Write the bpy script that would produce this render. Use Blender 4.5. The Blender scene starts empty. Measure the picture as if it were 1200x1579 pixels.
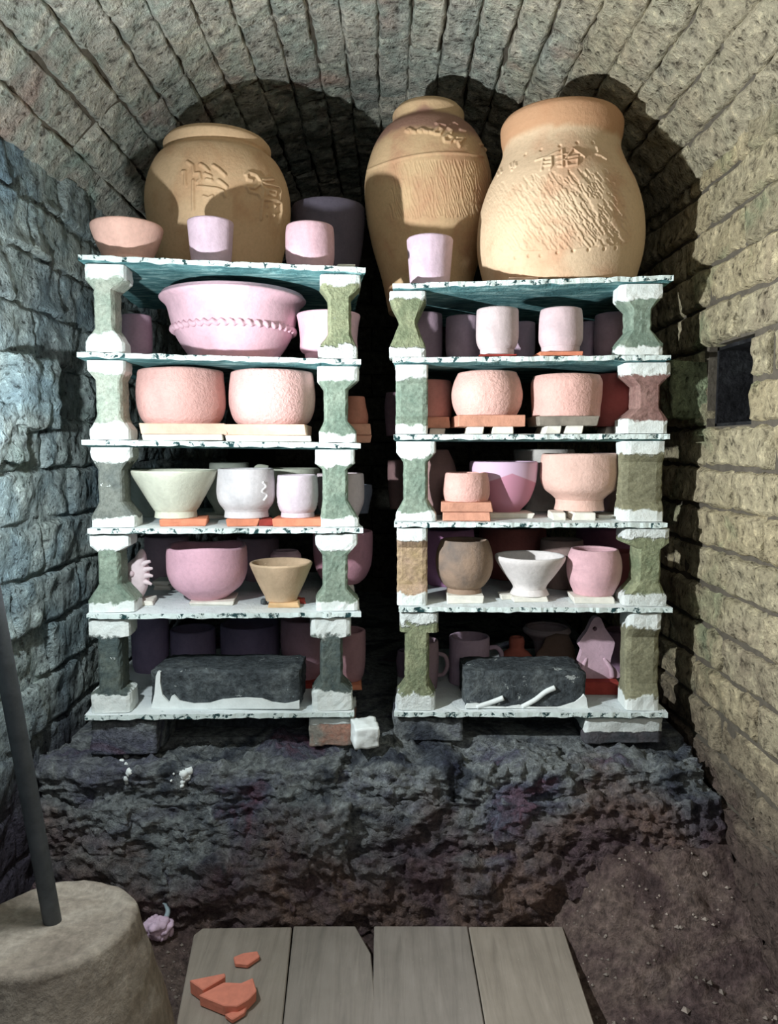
import bpy, bmesh, math, random
import numpy as np
from mathutils import Vector, Matrix, noise
from mathutils.bvhtree import BVHTree

SC = bpy.context.scene
COL = SC.collection
R = random.Random(7)
# ------------------------------------------------------------------ camera
CAM_H = 0.785
F = 1140.0
PITCH = math.radians(5.0)
cd = bpy.data.cameras.new('camera')
cam = bpy.data.objects.new('camera', cd)
COL.objects.link(cam)
cam.location = (0, 0, CAM_H)
cam.rotation_euler = (math.pi / 2 - PITCH, 0, 0)
cd.sensor_fit = 'VERTICAL'
cd.sensor_height = 36.0
cd.lens = F / 1579.0 * 36.0
cd.clip_start = 0.01
SC.camera = cam
# ------------------------------------------------------------------ light
LAMP = Vector((-0.44, 0.80, CAM_H + 0.045))
w = bpy.data.worlds.new('world')
SC.world = w
w.use_nodes = True
w.node_tree.nodes['Background'].inputs[0].default_value = (0.55, 0.75, 1.0, 1)
w.node_tree.nodes['Background'].inputs[1].default_value = 0.06


def add_light(name, kind, loc, energy, color, aim=None, **kw):
    d = bpy.data.lights.new(name, kind)
    d.energy = energy
    d.color = color
    for k, v in kw.items():
        setattr(d, k, v)
    o = bpy.data.objects.new(name, d)
    COL.objects.link(o)
    o.location = loc
    if aim is not None:
        o.rotation_euler = (Vector(aim) - Vector(loc)).to_track_quat('-Z', 'Y').to_euler()
    return o


# the work lamp on the stand at the left: bare LED (all round) + an added disk light brightening the right side
add_light('lamp_light', 'POINT', LAMP, 10.5, (0.90, 0.97, 1.0), shadow_soft_size=0.010)
add_light('right_boost_light', 'AREA', LAMP, 15.0, (0.93, 0.97, 1.0), aim=LAMP + Vector((0.94, -0.34, 0.28)),
          shape='DISK', size=0.022)
# added soft fill behind the camera, for unseen daylight from the kiln door
add_light('door_fill_light', 'AREA', (0.25, -0.5, 1.25), 2.6, (1.0, 0.95, 0.9), aim=(0.1, 1.2, 0.45),
          shape='RECTANGLE', size=0.5, size_y=0.7)
SC.view_settings.view_transform = 'Standard'
SC.view_settings.look = 'None'
SC.view_settings.gamma = 1.0
SC.view_settings.use_curve_mapping = False
SC.view_settings.exposure = 0.22

# ------------------------------------------------------------------ helpers
CP, SP = math.cos(PITCH), math.sin(PITCH)


def ray(px, py):
    u = (px - 600) / F
    v = (789.5 - py) / F
    return Vector((u, CP + v * SP, -SP + v * CP))


def at(px, py, Y):
    """point seen at a pixel, at depth Y along the kiln"""
    d = ray(px, py)
    t = Y / d.y
    return Vector((d.x * t, Y, CAM_H + d.z * t))


def on(px, py, z):
    """point seen at a pixel on the level z"""
    d = ray(px, py)
    t = (z - CAM_H) / d.z
    return Vector((d.x * t, d.y * t, z))


def mpp(px, py, Y):
    return Y / ray(px, py).y / F


def soft(c, k=0.74):
    """the dusty, chalky version of a clay colour"""
    g = 0.3 * c[0] + 0.55 * c[1] + 0.15 * c[2]
    return tuple(g + (x - g) * k for x in c)


def lin(c):
    return tuple((x / 255.0 / 12.92) if x <= 10 else ((x / 255.0 + 0.055) / 1.055) ** 2.4 for x in c)


def tag(o, label=None, cat=None, group=None, kind=None):
    if label: o['label'] = label
    if cat: o['category'] = cat
    if group: o['group'] = group
    if kind: o['kind'] = kind
    return o


def empty(name, loc):
    o = bpy.data.objects.new(name, None)
    COL.objects.link(o)
    o.location = loc
    o.empty_display_size = 0.02
    return o


def mk(name, verts, faces, mat, loc=(0, 0, 0), parent=None, smooth=True):
    me = bpy.data.meshes.new(name)
    me.from_pydata([tuple(v) for v in verts], [], faces)
    me.update()
    if smooth:
        me.polygons.foreach_set('use_smooth', [True] * len(me.polygons))
    if mat: me.materials.append(mat)
    o = bpy.data.objects.new(name, me)
    COL.objects.link(o)
    o.location = loc
    if parent: o.parent = parent
    return o


def from_bm(name, bm, mat, loc=(0, 0, 0), parent=None, smooth=False):
    me = bpy.data.meshes.new(name)
    bm.normal_update()
    bm.to_mesh(me)
    bm.free()
    if smooth:
        me.polygons.foreach_set('use_smooth', [True] * len(me.polygons))
    if mat: me.materials.append(mat)
    o = bpy.data.objects.new(name, me)
    COL.objects.link(o)
    o.location = loc
    if parent: o.parent = parent
    return o


# ------------------------------------------------------------------ materials
class NT:
    def __init__(s, name):
        s.m = bpy.data.materials.new(name)
        s.m.use_nodes = True
        s.n = s.m.node_tree.nodes
        s.l = s.m.node_tree.links
        s.b = s.n['Principled BSDF']
        s.b.inputs['Roughness'].default_value = 0.9
        s.b.inputs['Specular IOR Level'].default_value = 0.15

    def node(s, t, **kw):
        n = s.n.new(t)
        for k, v in kw.items():
            setattr(n, k, v)
        return n

    def coord(s, kind):
        if kind == 'World':
            return s.node('ShaderNodeNewGeometry').outputs['Position']
        return s.node('ShaderNodeTexCoord').outputs[kind]

    def noise(s, co, scale, detail=4, rough=0.55, dist=0.0):
        n = s.node('ShaderNodeTexNoise')
        n.inputs['Scale'].default_value = scale
        n.inputs['Detail'].default_value = detail
        n.inputs['Roughness'].default_value = rough
        n.inputs['Distortion'].default_value = dist
        s.l.new(co, n.inputs['Vector'])
        return n.outputs['Fac']

    def ramp(s, fac, stops):
        r = s.node('ShaderNodeValToRGB')
        e = r.color_ramp.elements
        while len(e) < len(stops): e.new(0.5)
        for el, (p, c) in zip(e, stops):
            el.position = p
            el.color = (*c, 1) if len(c) == 3 else c
        s.l.new(fac, r.inputs['Fac'])
        return r.outputs['Color']

    def mix(s, fac, a, b, mode='MIX'):
        m = s.node('ShaderNodeMix', data_type='RGBA', blend_type=mode)
        for sock, v in ((m.inputs[0], fac), (m.inputs[6], a), (m.inputs[7], b)):
            if isinstance(v, (int, float)): sock.default_value = v
            elif isinstance(v, tuple): sock.default_value = (*v, 1)
            else: s.l.new(v, sock)
        return m.outputs[2]

    def math(s, op, a, b=0.0, c=None):
        m = s.node('ShaderNodeMath', operation=op)
        for i, v in enumerate((a, b) if c is None else (a, b, c)):
            if isinstance(v, (int, float)): m.inputs[i].default_value = v
            else: s.l.new(v, m.inputs[i])
        return m.outputs[0]

    def sstep(s, v, lo, hi):
        m = s.node('ShaderNodeMapRange', interpolation_type='SMOOTHSTEP')
        s.l.new(v, m.inputs['Value'])
        m.inputs['From Min'].default_value = lo
        m.inputs['From Max'].default_value = hi
        return m.outputs['Result']

    def col(s, c):
        if isinstance(c, tuple): s.b.inputs['Base Color'].default_value = (*c, 1)
        else: s.l.new(c, s.b.inputs['Base Color'])

    def bump(s, h, strength, dist=0.01, prev=None):
        b = s.node('ShaderNodeBump')
        b.inputs['Strength'].default_value = strength
        b.inputs['Distance'].default_value = dist
        s.l.new(h, b.inputs['Height'])
        if prev is not None: s.l.new(prev, b.inputs['Normal'])
        s.l.new(b.outputs['Normal'], s.b.inputs['Normal'])
        return b.outputs['Normal']


def brick_mat(name, cols, bumps=1.0, low_tint=None, side=None):
    """rough old kiln brick: per-brick tint, patches running over the wall, pits"""
    t = NT(name)
    co = t.coord('World')
    big = t.noise(co, 6.0, 3, 0.6, 0.6)
    fine = t.noise(co, 55.0, 6, 0.7)
    base = t.ramp(big, [(0.30, lin(cols[0])), (0.45, lin(cols[1])), (0.57, lin(cols[2])), (0.72, lin(cols[3]))])
    oi = t.node('ShaderNodeObjectInfo')
    tint = t.ramp(oi.outputs['Random'], [(0.0, (0.86, 0.86, 0.87)), (0.5, (1, 1, 1)), (1.0, (1.12, 1.08, 1.03))])
    c = t.mix(1.0, base, tint, 'MULTIPLY')
    sp = t.ramp(fine, [(0.34, (0.16, 0.15, 0.15)), (0.45, (0.85, 0.85, 0.85)), (0.55, (1.05, 1.05, 1.05)), (0.68, (1.8, 1.8, 1.75))])
    c = t.mix(0.85, c, sp, 'MULTIPLY')
    if side:                                    # warmer, sandier clay towards the right haunch
        sx = t.node('ShaderNodeSeparateXYZ')
        t.l.new(co, sx.inputs[0])
        xx = t.math('ADD', sx.outputs[0], t.math('MULTIPLY', t.math('SUBTRACT', t.noise(co, 4.0, 4, 0.65), 0.5), 0.7))
        c = t.mix(t.math('MULTIPLY', t.sstep(xx, 0.10, 0.45), 0.8), c, t.mix(0.85, lin(side), sp, 'MULTIPLY'))
    if low_tint:                                   # darker brown-violet tone towards the lowest courses
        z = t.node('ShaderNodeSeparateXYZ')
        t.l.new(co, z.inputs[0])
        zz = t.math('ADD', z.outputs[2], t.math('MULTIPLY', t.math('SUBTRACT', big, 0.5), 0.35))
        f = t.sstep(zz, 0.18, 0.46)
        c = t.mix(f, t.mix(0.8, lin(low_tint), sp, 'MULTIPLY'), c)
    t.col(c)
    v = t.node('ShaderNodeTexVoronoi')
    v.inputs['Scale'].default_value = 75
    t.l.new(co, v.inputs['Vector'])
    pits = t.sstep(t.math('ADD', v.outputs['Distance'], t.math('MULTIPLY', fine, 0.35)), 0.22, 0.50)
    h = t.math('ADD', t.math('MULTIPLY', fine, 1.0), t.math('MULTIPLY', pits, 0.32))
    t.bump(h, 0.9 * bumps, 0.022)
    return t.m


def stone_mat(name, cols, bumps=1.0, scale=9.0, seed=0.0, low=None, contrast=0.85, flecks=None):
    t = NT(name)
    co0 = t.coord('World')
    mp = t.node('ShaderNodeMapping')
    mp.inputs['Location'].default_value = (seed, seed * 1.7, 0)
    t.l.new(co0, mp.inputs[0])
    co = mp.outputs[0]
    big = t.noise(co, scale, 4, 0.6, 0.8)
    fine = t.noise(co, 90.0, 6, 0.7)
    n = len(cols)
    c = t.ramp(big, [(0.28 + 0.46 * i / (n - 1), lin(k)) for i, k in enumerate(cols)])
    if low:                                     # burnt earth smeared over the lower stones
        c2 = t.ramp(t.noise(co, scale * 1.3, 4, 0.6, 0.8), [(0.28 + 0.46 * i / (len(low) - 1), lin(k)) for i, k in enumerate(low)])
        sz = t.node('ShaderNodeSeparateXYZ')
        t.l.new(co0, sz.inputs[0])
        zz = t.math('ADD', sz.outputs[2], t.math('MULTIPLY', t.math('SUBTRACT', t.noise(co, 5.0, 4, 0.6), 0.5), 0.45))
        zz = t.math('SUBTRACT', zz, t.math('MULTIPLY', t.math('MAXIMUM', sz.outputs[0], 0.0), 0.18))
        c = t.mix(t.sstep(zz, 0.06, 0.20), c2, c)
    sp = t.ramp(fine, [(0.32, (0.35, 0.35, 0.37)), (0.5, (1, 1, 1)), (0.70, (1.9, 1.9, 1.9))])
    c = t.mix(contrast, c, sp, 'MULTIPLY')
    if flecks:
        c = t.mix(t.sstep(t.noise(co, 34.0, 6, 0.72, 0.4), flecks, flecks + 0.03), c, lin((178, 184, 182)))
    t.col(c)
    t.bump(fine, 0.9 * bumps, 0.012)
    return t.m


_clay = {}


def clay(c, var=0.10, grit=0.25, c2=None, band=None):
    """dry bisque clay"""
    key = (c, var, grit, c2, band)
    if key in _clay: return _clay[key]
    t = NT('bisque_clay')
    co = t.coord('Object')
    big = t.noise(co, 14.0, 3, 0.5, 0.5)
    a = lin(soft(c))
    b = lin(soft(c2)) if c2 else tuple(x * (1 - 2.2 * var) for x in a)
    a2 = tuple(min(1, x * (1 + var)) for x in a)
    cc = t.ramp(big, [(0.30, b), (0.50, a), (0.72, a2)])
    fine = t.noise(co, 160.0, 5, 0.65)
    cc = t.mix(0.35, cc, t.ramp(fine, [(0.3, (0.72, 0.72, 0.72)), (0.55, (1, 1, 1)), (0.75, (1.12, 1.12, 1.12))]), 'MULTIPLY')
    if band:                                    # iron-rich slip brushed over one zone of the pot
        g = t.node('ShaderNodeSeparateXYZ')
        t.l.new(t.coord('Generated'), g.inputs[0])
        gz = t.math('ADD', g.outputs[2], t.math('MULTIPLY', t.math('SUBTRACT', big, 0.5), band[3]))
        m = t.math('MULTIPLY', t.sstep(gz, band[0] - 0.025, band[0] + 0.025), t.math('SUBTRACT', 1.0, t.sstep(gz, band[1] - 0.02, band[1] + 0.02)))
        cc = t.mix(t.math('MULTIPLY', m, 0.8), cc, lin(band[2]))
    t.col(cc)
    t.bump(fine, grit, 0.004)
    _clay[key] = t.m
    return t.m


def post_mat(name, body, body2, wash=(0.20, 0.12), gr=1.0):
    """castable kiln prop: rough body, white kiln wash ragged at both ends"""
    t = NT(name)
    g = t.coord('Generated')
    co = t.coord('World')
    n1 = t.noise(co, 26.0, 4, 0.6, 0.3)
    n2 = t.noise(co, 190.0, 5, 0.7)
    n3 = t.noise(co, 45.0, 4, 0.6)
    c = t.ramp(n1, [(0.35, lin(body)), (0.65, lin(body2))])
    c = t.mix(0.7, c, t.ramp(n2, [(0.3, (0.45, 0.45, 0.45)), (0.55, (1, 1, 1)), (0.75, (1.4, 1.4, 1.4))]), 'MULTIPLY')
    s = t.node('ShaderNodeSeparateXYZ')
    t.l.new(g, s.inputs[0])
    zn = t.math('ADD', s.outputs[2], t.math('MULTIPLY', t.math('SUBTRACT', n3, 0.5), 0.22))
    lo = t.math('SUBTRACT', 1.0, t.sstep(zn, wash[1] - 0.015, wash[1] + 0.015))
    hi = t.sstep(zn, 1 - wash[0] - 0.015, 1 - wash[0] + 0.015)
    sp = t.sstep(t.noise(co, 60.0, 5, 0.7), 0.68, 0.70)
    m = t.math('MAXIMUM', t.math('MAXIMUM', lo, hi), sp)
    white = t.mix(n3, lin((205, 215, 212)), lin((240, 243, 238)))
    t.col(t.mix(m, c, white))
    t.bump(t.math('ADD', t.math('MULTIPLY', n2, 0.6), t.math('MULTIPLY', m, 0.5)), 0.5 * gr, 0.006)
    return t.m


def shelf_mat():
    t = NT('washed_kiln_shelf')
    co = t.coord('World')
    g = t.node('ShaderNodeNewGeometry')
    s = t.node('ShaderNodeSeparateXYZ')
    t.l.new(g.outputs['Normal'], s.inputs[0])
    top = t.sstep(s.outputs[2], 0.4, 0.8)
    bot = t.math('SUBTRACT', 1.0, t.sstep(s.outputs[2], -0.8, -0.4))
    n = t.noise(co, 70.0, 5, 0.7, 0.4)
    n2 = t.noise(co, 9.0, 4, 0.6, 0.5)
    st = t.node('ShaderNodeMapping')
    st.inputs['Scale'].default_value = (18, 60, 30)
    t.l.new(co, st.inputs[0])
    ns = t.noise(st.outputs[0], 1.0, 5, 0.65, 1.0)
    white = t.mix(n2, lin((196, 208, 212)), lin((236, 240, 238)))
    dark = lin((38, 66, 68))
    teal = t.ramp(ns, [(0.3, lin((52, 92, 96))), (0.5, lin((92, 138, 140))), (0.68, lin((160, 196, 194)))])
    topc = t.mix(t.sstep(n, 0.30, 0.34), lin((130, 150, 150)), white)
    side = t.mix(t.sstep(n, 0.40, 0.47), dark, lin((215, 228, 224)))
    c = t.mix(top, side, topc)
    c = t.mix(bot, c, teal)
    t.col(c)
    t.bump(n, 0.6, 0.005)
    return t.m


def plain(name, c, rough=0.85, metal=0.0, scale=30.0, var=0.3, bump=0.3, c2=None):
    t = NT(name)
    co = t.coord('Object')
    n = t.noise(co, scale, 5, 0.65)
    a = lin(c)
    b = lin(c2) if c2 else tuple(x * (1 - var) for x in a)
    t.col(t.ramp(n, [(0.35, b), (0.62, a)]))
    t.b.inputs['Roughness'].default_value = rough
    t.b.inputs['Metallic'].default_value = metal
    t.bump(n, bump, 0.004)
    return t.m


def wood_mat():
    t = NT('grey_plank_wood')
    co = t.coord('Object')
    mp = t.node('ShaderNodeMapping')
    mp.inputs['Scale'].default_value = (42, 3.0, 20)
    t.l.new(co, mp.inputs[0])
    n = t.noise(mp.outputs[0], 1.6, 6, 0.65, 0.6)
    n2 = t.noise(co, 9, 4, 0.6)
    c = t.ramp(n, [(0.30, lin((130, 123, 115))), (0.5, lin((146, 138, 129))), (0.72, lin((158, 150, 141)))])
    c = t.mix(0.5, c, t.ramp(n2, [(0.3, (0.7, 0.7, 0.68)), (0.6, (1.05, 1.05, 1.05))]), 'MULTIPLY')
    oi = t.node('ShaderNodeObjectInfo')
    c = t.mix(1.0, c, t.ramp(oi.outputs['Random'], [(0, (0.9, 0.9, 0.92)), (1, (1.08, 1.05, 1.0))]), 'MULTIPLY')
    dust = t.sstep(t.noise(co, 130, 4, 0.8), 0.67, 0.70)
    c = t.mix(t.math('MULTIPLY', dust, 0.6), c, lin((190, 188, 182)))
    t.col(c)
    t.bump(n, 0.25, 0.003)
    return t.m


M_LEFT = brick_mat('left_wall_brick', [(138, 164, 178), (156, 176, 180), (182, 196, 194), (146, 164, 158)], 1.3, low_tint=(74, 70, 82))
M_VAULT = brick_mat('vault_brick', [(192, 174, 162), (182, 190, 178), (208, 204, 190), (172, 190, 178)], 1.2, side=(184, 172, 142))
M_RIGHT = brick_mat('right_wall_brick', [(138, 146, 116), (164, 154, 126), (178, 168, 140), (152, 140, 118)], 1.0, low_tint=(96, 82, 76))
M_BACK = brick_mat('back_wall_brick', [(70, 72, 70), (82, 82, 76), (92, 90, 82), (72, 70, 66)], 1.0)
M_MORTAR = plain('sooty_mortar', (52, 50, 46), scale=60, bump=0.8)
M_MORTAR2 = plain('brown_vault_mortar', (92, 86, 76), scale=60, bump=0.8)
M_SOOT = stone_mat('charred_stone', [(60, 64, 80), (88, 94, 102), (154, 160, 160), (104, 106, 122), (142, 96, 112)], 1.6, 7.0, 0.0,
                   [(72, 66, 74), (104, 86, 92), (120, 104, 102), (132, 110, 100), (102, 86, 104)])
M_DARKBLOCK = stone_mat('soot_black_block', [(58, 63, 66), (76, 82, 85), (110, 116, 116)], 0.8, 16.0, 5.0, flecks=0.635)
M_EARTH = stone_mat('kiln_floor_earth', [(66, 56, 56), (96, 80, 78), (122, 106, 98), (84, 72, 74)], 1.2, 8.0, 9.0)
M_LIP = brick_mat('spy_hole_lip', [(124, 138, 110), (138, 150, 122), (160, 162, 130), (128, 138, 112)], 1.3)
M_SHELF = shelf_mat()
M_WASH = plain('white_kiln_wash', (232, 238, 236), scale=60, var=0.12, bump=0.3)
M_WHITE_TILE = plain('white_prop_clay', (228, 225, 214), scale=50, var=0.15)
M_TERRA = plain('terracotta_tile', (216, 138, 108), scale=45, var=0.22, bump=0.4)
M_TERRA_RED = plain('dark_red_tile', (160, 66, 58), scale=45, var=0.25, bump=0.4)
M_TILE_PINK = plain('pinkish_cream_tile', (222, 190, 168), scale=40, var=0.18, bump=0.4)
M_BRICKPINK = plain('pink_fire_brick', (208, 152, 128), scale=40, var=0.25, bump=0.6)
M_TILE_GREY = plain('grey_tile', (150, 142, 130), scale=40, var=0.35, bump=0.4)
M_TILE_YEL = plain('pale_orange_tile', (236, 196, 150), scale=40, var=0.15)
M_CONC = stone_mat('rough_concrete', [(122, 112, 102), (144, 134, 122), (156, 147, 135), (130, 118, 108)], 0.4, 10.0, 2.0, contrast=0.4)
M_POLE = plain('dark_pole_metal', (104, 110, 116), rough=0.55, metal=0.4, scale=25, var=0.35, bump=0.15)
M_WOOD = wood_mat()
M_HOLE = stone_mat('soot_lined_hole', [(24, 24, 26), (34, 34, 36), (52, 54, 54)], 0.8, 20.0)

# ------------------------------------------------------------------ kiln shell
XL, XR = -0.57, 0.53
SPRING, CROWN = CAM_H + 0.455, CAM_H + 0.75
Y0, Y1 = 0.15, 2.65
XC = (XL + XR) / 2
HALF = (XR - XL) / 2
RISE = CROWN - SPRING
RV = (HALF ** 2 + RISE ** 2) / (2 * RISE)
ZC = CROWN - RV
A0 = math.asin(HALF / RV)


def box_into(V, Fc, a, b):
    n = len(V)
    for z in (a[2], b[2]):
        V += [(a[0], a[1], z), (b[0], a[1], z), (b[0], b[1], z), (a[0], b[1], z)]
    Fc += [tuple(n + i for i in f) for f in ((3, 2, 1, 0), (4, 5, 6, 7), (0, 1, 5, 4), (1, 2, 6, 5), (2, 3, 7, 6), (3, 0, 4, 7))]


def brick_mesh(name, L, H, D, seed, amp, mat, nx=28, nz=9, jb=0.007, endj=1.0):
    """one brick, face towards -Y, rough face and worn arrises"""
    rr = random.Random(seed)
    V, Fc = [], []
    off = Vector((seed * 3.7, seed * 1.3, seed * 2.1))
    xs = [-L / 2, -L / 2 + 0.006] + [-L / 2 + L * (i / nx) for i in range(1, nx)] + [L / 2 - 0.006, L / 2]
    zs = [-H / 2, -H / 2 + 0.006] + [-H / 2 + H * (i / nz) for i in range(1, nz)] + [H / 2 - 0.006, H / 2]
    W, Hh = len(xs), len(zs)
    tilt = rr.uniform(-0.02, 0.02)
    for k, z in enumerate(zs):
        for i, x in enumerate(xs):
            e = min((x + L / 2) / endj, (L / 2 - x) / endj, z + H / 2, H / 2 - z)
            d = noise.fractal(Vector((x * 22, z * 22, 0)) + off, 0.8, 2.0, 4) * amp
            d += noise.noise(Vector((x * 8, z * 8, 5)) + off) * amp * 0.8 + x * tilt
            back = jb * max(0, 1 - e / 0.006)
            jx = noise.noise(Vector((x * 30, z * 30, 9)) + off) * 0.005 * (e < 0.001)
            V.append((x + jx, d + back, z + noise.noise(Vector((x * 30, 3, z * 30)) + off) * 0.005 * (e < 0.001)))
    for k in range(Hh - 1):
        for i in range(W - 1):
            a = k * W + i
            Fc.append((a, a + 1, a + 1 + W, a + W))
    ring = [i for i in range(W)] + [k * W + W - 1 for k in range(1, Hh)] + [(Hh - 1) * W + i for i in range(W - 2, -1, -1)] + [k * W for k in range(Hh - 2, 0, -1)]
    b = len(V)
    for i in ring:
        V.append((V[i][0], D, V[i][2]))
    for j in range(len(ring)):
        j2 = (j + 1) % len(ring)
        Fc.append((ring[j2], ring[j], b + j, b + j2))
    me = bpy.data.meshes.new(name)
    me.from_pydata(V, [], Fc)
    me.polygons.foreach_set('use_smooth', [True] * len(me.polygons))
    me.materials.append(mat)
    return me


def inst(name, me, parent, M):
    o = bpy.data.objects.new(name, me)
    COL.objects.link(o)
    o.parent = parent
    o.matrix_local = M
    return o


def wall(name, X, sgn, mat, course, blen, hole, seed, amp, mort):
    """side wall: mortar body with a spy hole, bricks laid in courses (sgn: way the face looks)"""
    V, Fc = [], []
    hy0, hy1, hz0, hz1 = hole
    xa, xb = (X - sgn * 0.008), (X - sgn * 0.16)
    lo, hi = min(xa, xb), max(xa, xb)
    top = SPRING + 0.04
    box_into(V, Fc, (lo, Y0, 0), (hi, hy0, top))
    box_into(V, Fc, (lo, hy1, 0), (hi, Y1, top))
    box_into(V, Fc, (lo, hy0, 0), (hi, hy1, hz0))
    box_into(V, Fc, (lo, hy0, hz1), (hi, hy1, top))
    bx = X - sgn * 0.15
    box_into(V, Fc, (min(bx, bx - sgn * 0.04), hy0 - .02, hz0 - .02), (max(bx, bx - sgn * 0.04), hy1 + .02, hz1 + .02))
    wo = mk(name, V, Fc, mort, smooth=False)
    tag(wo, kind='structure')
    V, Fc = [], []
    o1, e = sgn * 0.006, 0.006
    xi, xo = X - sgn * 0.022, X - sgn * (0.145 if sgn < 0 else 0.065)
    a, b = min(xi, xo), max(xi, xo)
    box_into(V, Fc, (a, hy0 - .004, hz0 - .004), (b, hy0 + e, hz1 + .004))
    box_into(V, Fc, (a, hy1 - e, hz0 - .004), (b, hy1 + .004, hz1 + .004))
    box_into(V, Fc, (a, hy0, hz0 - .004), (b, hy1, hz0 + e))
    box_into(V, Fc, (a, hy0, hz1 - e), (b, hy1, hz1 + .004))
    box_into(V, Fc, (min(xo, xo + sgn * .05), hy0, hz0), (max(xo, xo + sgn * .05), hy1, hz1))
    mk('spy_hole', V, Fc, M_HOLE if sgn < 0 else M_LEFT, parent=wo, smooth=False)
    H = course - 0.004
    mes = [brick_mesh('brick', blen - 0.005, H, 0.04, seed + i, amp, mat, jb=0.009 if sgn < 0 else 0.007) for i in range(9)]
    rr = random.Random(seed)
    rot = Matrix.Rotation(sgn * math.pi / 2, 4, 'Z')
    ph = (hz0 / course) % 1.0
    nz = int(math.ceil(SPRING / course))
    for k in range(nz + 1):
        z = (k - 0.5 + ph) * course
        if z > SPRING + 0.03: break
        y = Y0 - (k % 2) * blen * 0.5 - rr.uniform(0, 0.03)
        while y < Y1:
            segs = [(y, y + blen)]
            if z + course / 2 > hz0 + 0.012 and z - course / 2 < hz1 - 0.012:
                a, b = segs[0]
                segs = []
                if a < hy0: segs.append((a, min(b, hy0)))
                if b > hy1: segs.append((max(a, hy1), b))
            for a, b in segs:
                a, b = max(a, Y0), min(b, Y1)
                if b - a < 0.03: continue
                M = Matrix.Translation((X + sgn * rr.uniform(-0.005, 0.004), (a + b) / 2, z)) @ rot @ \
                    Matrix.Rotation(rr.uniform(-0.012, 0.012), 4, 'Y') @ Matrix.Diagonal(((b - a) / blen, 1, 1, 1))
                inst('brick', rr.choice(mes), wo, M)
            y += blen
    return wo


def rock(name, dims, n, amp, freq, seed, mat, loc, parent=None, rotz=0.0, sq=0.82, fine=0.25):
    """rough block: rounded box with broken faces"""
    bm = bmesh.new()
    bmesh.ops.create_cube(bm, size=2.0)
    bmesh.ops.subdivide_edges(bm, edges=bm.edges[:], cuts=n, use_grid_fill=True)
    off = Vector((seed * 5.1, seed * 2.3, seed * 7.7))
    hd = Vector(dims) / 2
    for v in bm.verts:
        p = v.co.copy()
        s = p.normalized() * 1.18
        q = p.lerp(s, 1 - sq)
        w_ = Vector((q.x * hd.x, q.y * hd.y, q.z * hd.z))
        nrm = Vector((p.x ** 5, p.y ** 5, p.z ** 5)).normalized()
        d = noise.fractal(w_ * freq + off, 0.7, 2.0, 4) * amp + noise.noise(w_ * freq * 0.35 + off) * amp
        d += (noise.fractal(w_ * freq * 5 + off, 0.8, 2.0, 3)) * amp * fine
        v.co = w_ + nrm * d
    o = from_bm(name, bm, mat, loc, parent, smooth=True)
    o.rotation_euler.z = rotz
    return o


HL = (1.235, 1.41, CAM_H + 0.050, CAM_H + 0.136)
HR = (1.105, 1.26, CAM_H + 0.034, CAM_H + 0.167)
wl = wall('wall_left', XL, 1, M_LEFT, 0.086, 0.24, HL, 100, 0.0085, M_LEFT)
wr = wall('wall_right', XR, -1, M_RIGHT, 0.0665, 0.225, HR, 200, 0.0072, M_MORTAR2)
# clay lips round the two spy holes
rock('spy_hole_lip', (0.085, 0.055, 0.095), 12, 0.005, 40, 3, M_LIP, (XR - 0.012, HR[1] + 0.030, CAM_H + 0.098), wr, 0.1, sq=0.95)
rock('spy_hole_lip', (0.09, 0.13, 0.11), 14, 0.008, 30, 5, M_LEFT, (XL - 0.012, HL[0] - 0.078, CAM_H + 0.085), wl, 0.0)
rock('stone', (0.08, 0.12, 0.085), 14, 0.008, 30, 8, M_LEFT, (XL - 0.018, HL[0] - 0.16, CAM_H + 0.02), wl, 0.0)

# barrel vault
V, Fc = [], []
NA = 40
for i in range(NA + 1):
    a = -A0 * 1.06 + 2 * A0 * 1.06 * i / NA
    for rad in (RV + 0.013, RV + 0.10):
        for y in (Y0, Y1):
            V.append((XC + rad * math.sin(a), y, ZC + rad * math.cos(a)))
for i in range(NA):
    b = i * 4
    Fc += [(b, b + 1, b + 5, b + 4), (b + 2, b + 6, b + 7, b + 3), (b, b + 4, b + 6, b + 2), (b + 1, b + 3, b + 7, b + 5)]
Fc += [(0, 2, 3, 1), (NA * 4, NA * 4 + 1, NA * 4 + 3, NA * 4 + 2)]
ceil = mk('ceiling', V, Fc, M_MORTAR2)
tag(ceil, kind='structure')
NCR = 22
cw = 2 * A0 * RV / NCR
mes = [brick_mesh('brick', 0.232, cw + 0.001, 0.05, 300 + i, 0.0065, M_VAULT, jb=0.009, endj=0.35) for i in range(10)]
rr = random.Random(5)
for i in range(NCR):
    a = -A0 + 2 * A0 * (i + 0.5) / NCR
    nrm = Vector((math.sin(a), 0, math.cos(a)))      # outward
    tan = Vector((math.cos(a), 0, -math.sin(a)))
    y = Y0 - rr.uniform(0, 0.2)
    while y < Y1 - 0.05:
        ya, yb = max(y, Y0), min(y + 0.237, Y1)
        if yb - ya > 0.04:
            c = Vector((XC, (ya + yb) / 2, ZC)) + nrm * (RV + rr.uniform(-0.003, 0.006))
            ex, ey, ez = Vector((0, 1, 0)), nrm, -tan
            # local x along the kiln, local y outward, local z along the arch
            ez = ex.cross(ey)
            M = Matrix(((ex.x, ey.x, ez.x, c.x), (ex.y, ey.y, ez.y, c.y), (ex.z, ey.z, ez.z, c.z), (0, 0, 0, 1)))
            M = M @ Matrix.Rotation(rr.uniform(-0.02, 0.02), 4, 'Y') @ Matrix.Diagonal(((yb - ya) / 0.237, 1, rr.choice((0.94, 0.99, 1.03, 1.06)), 1))
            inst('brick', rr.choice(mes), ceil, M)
        y += 0.237
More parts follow.
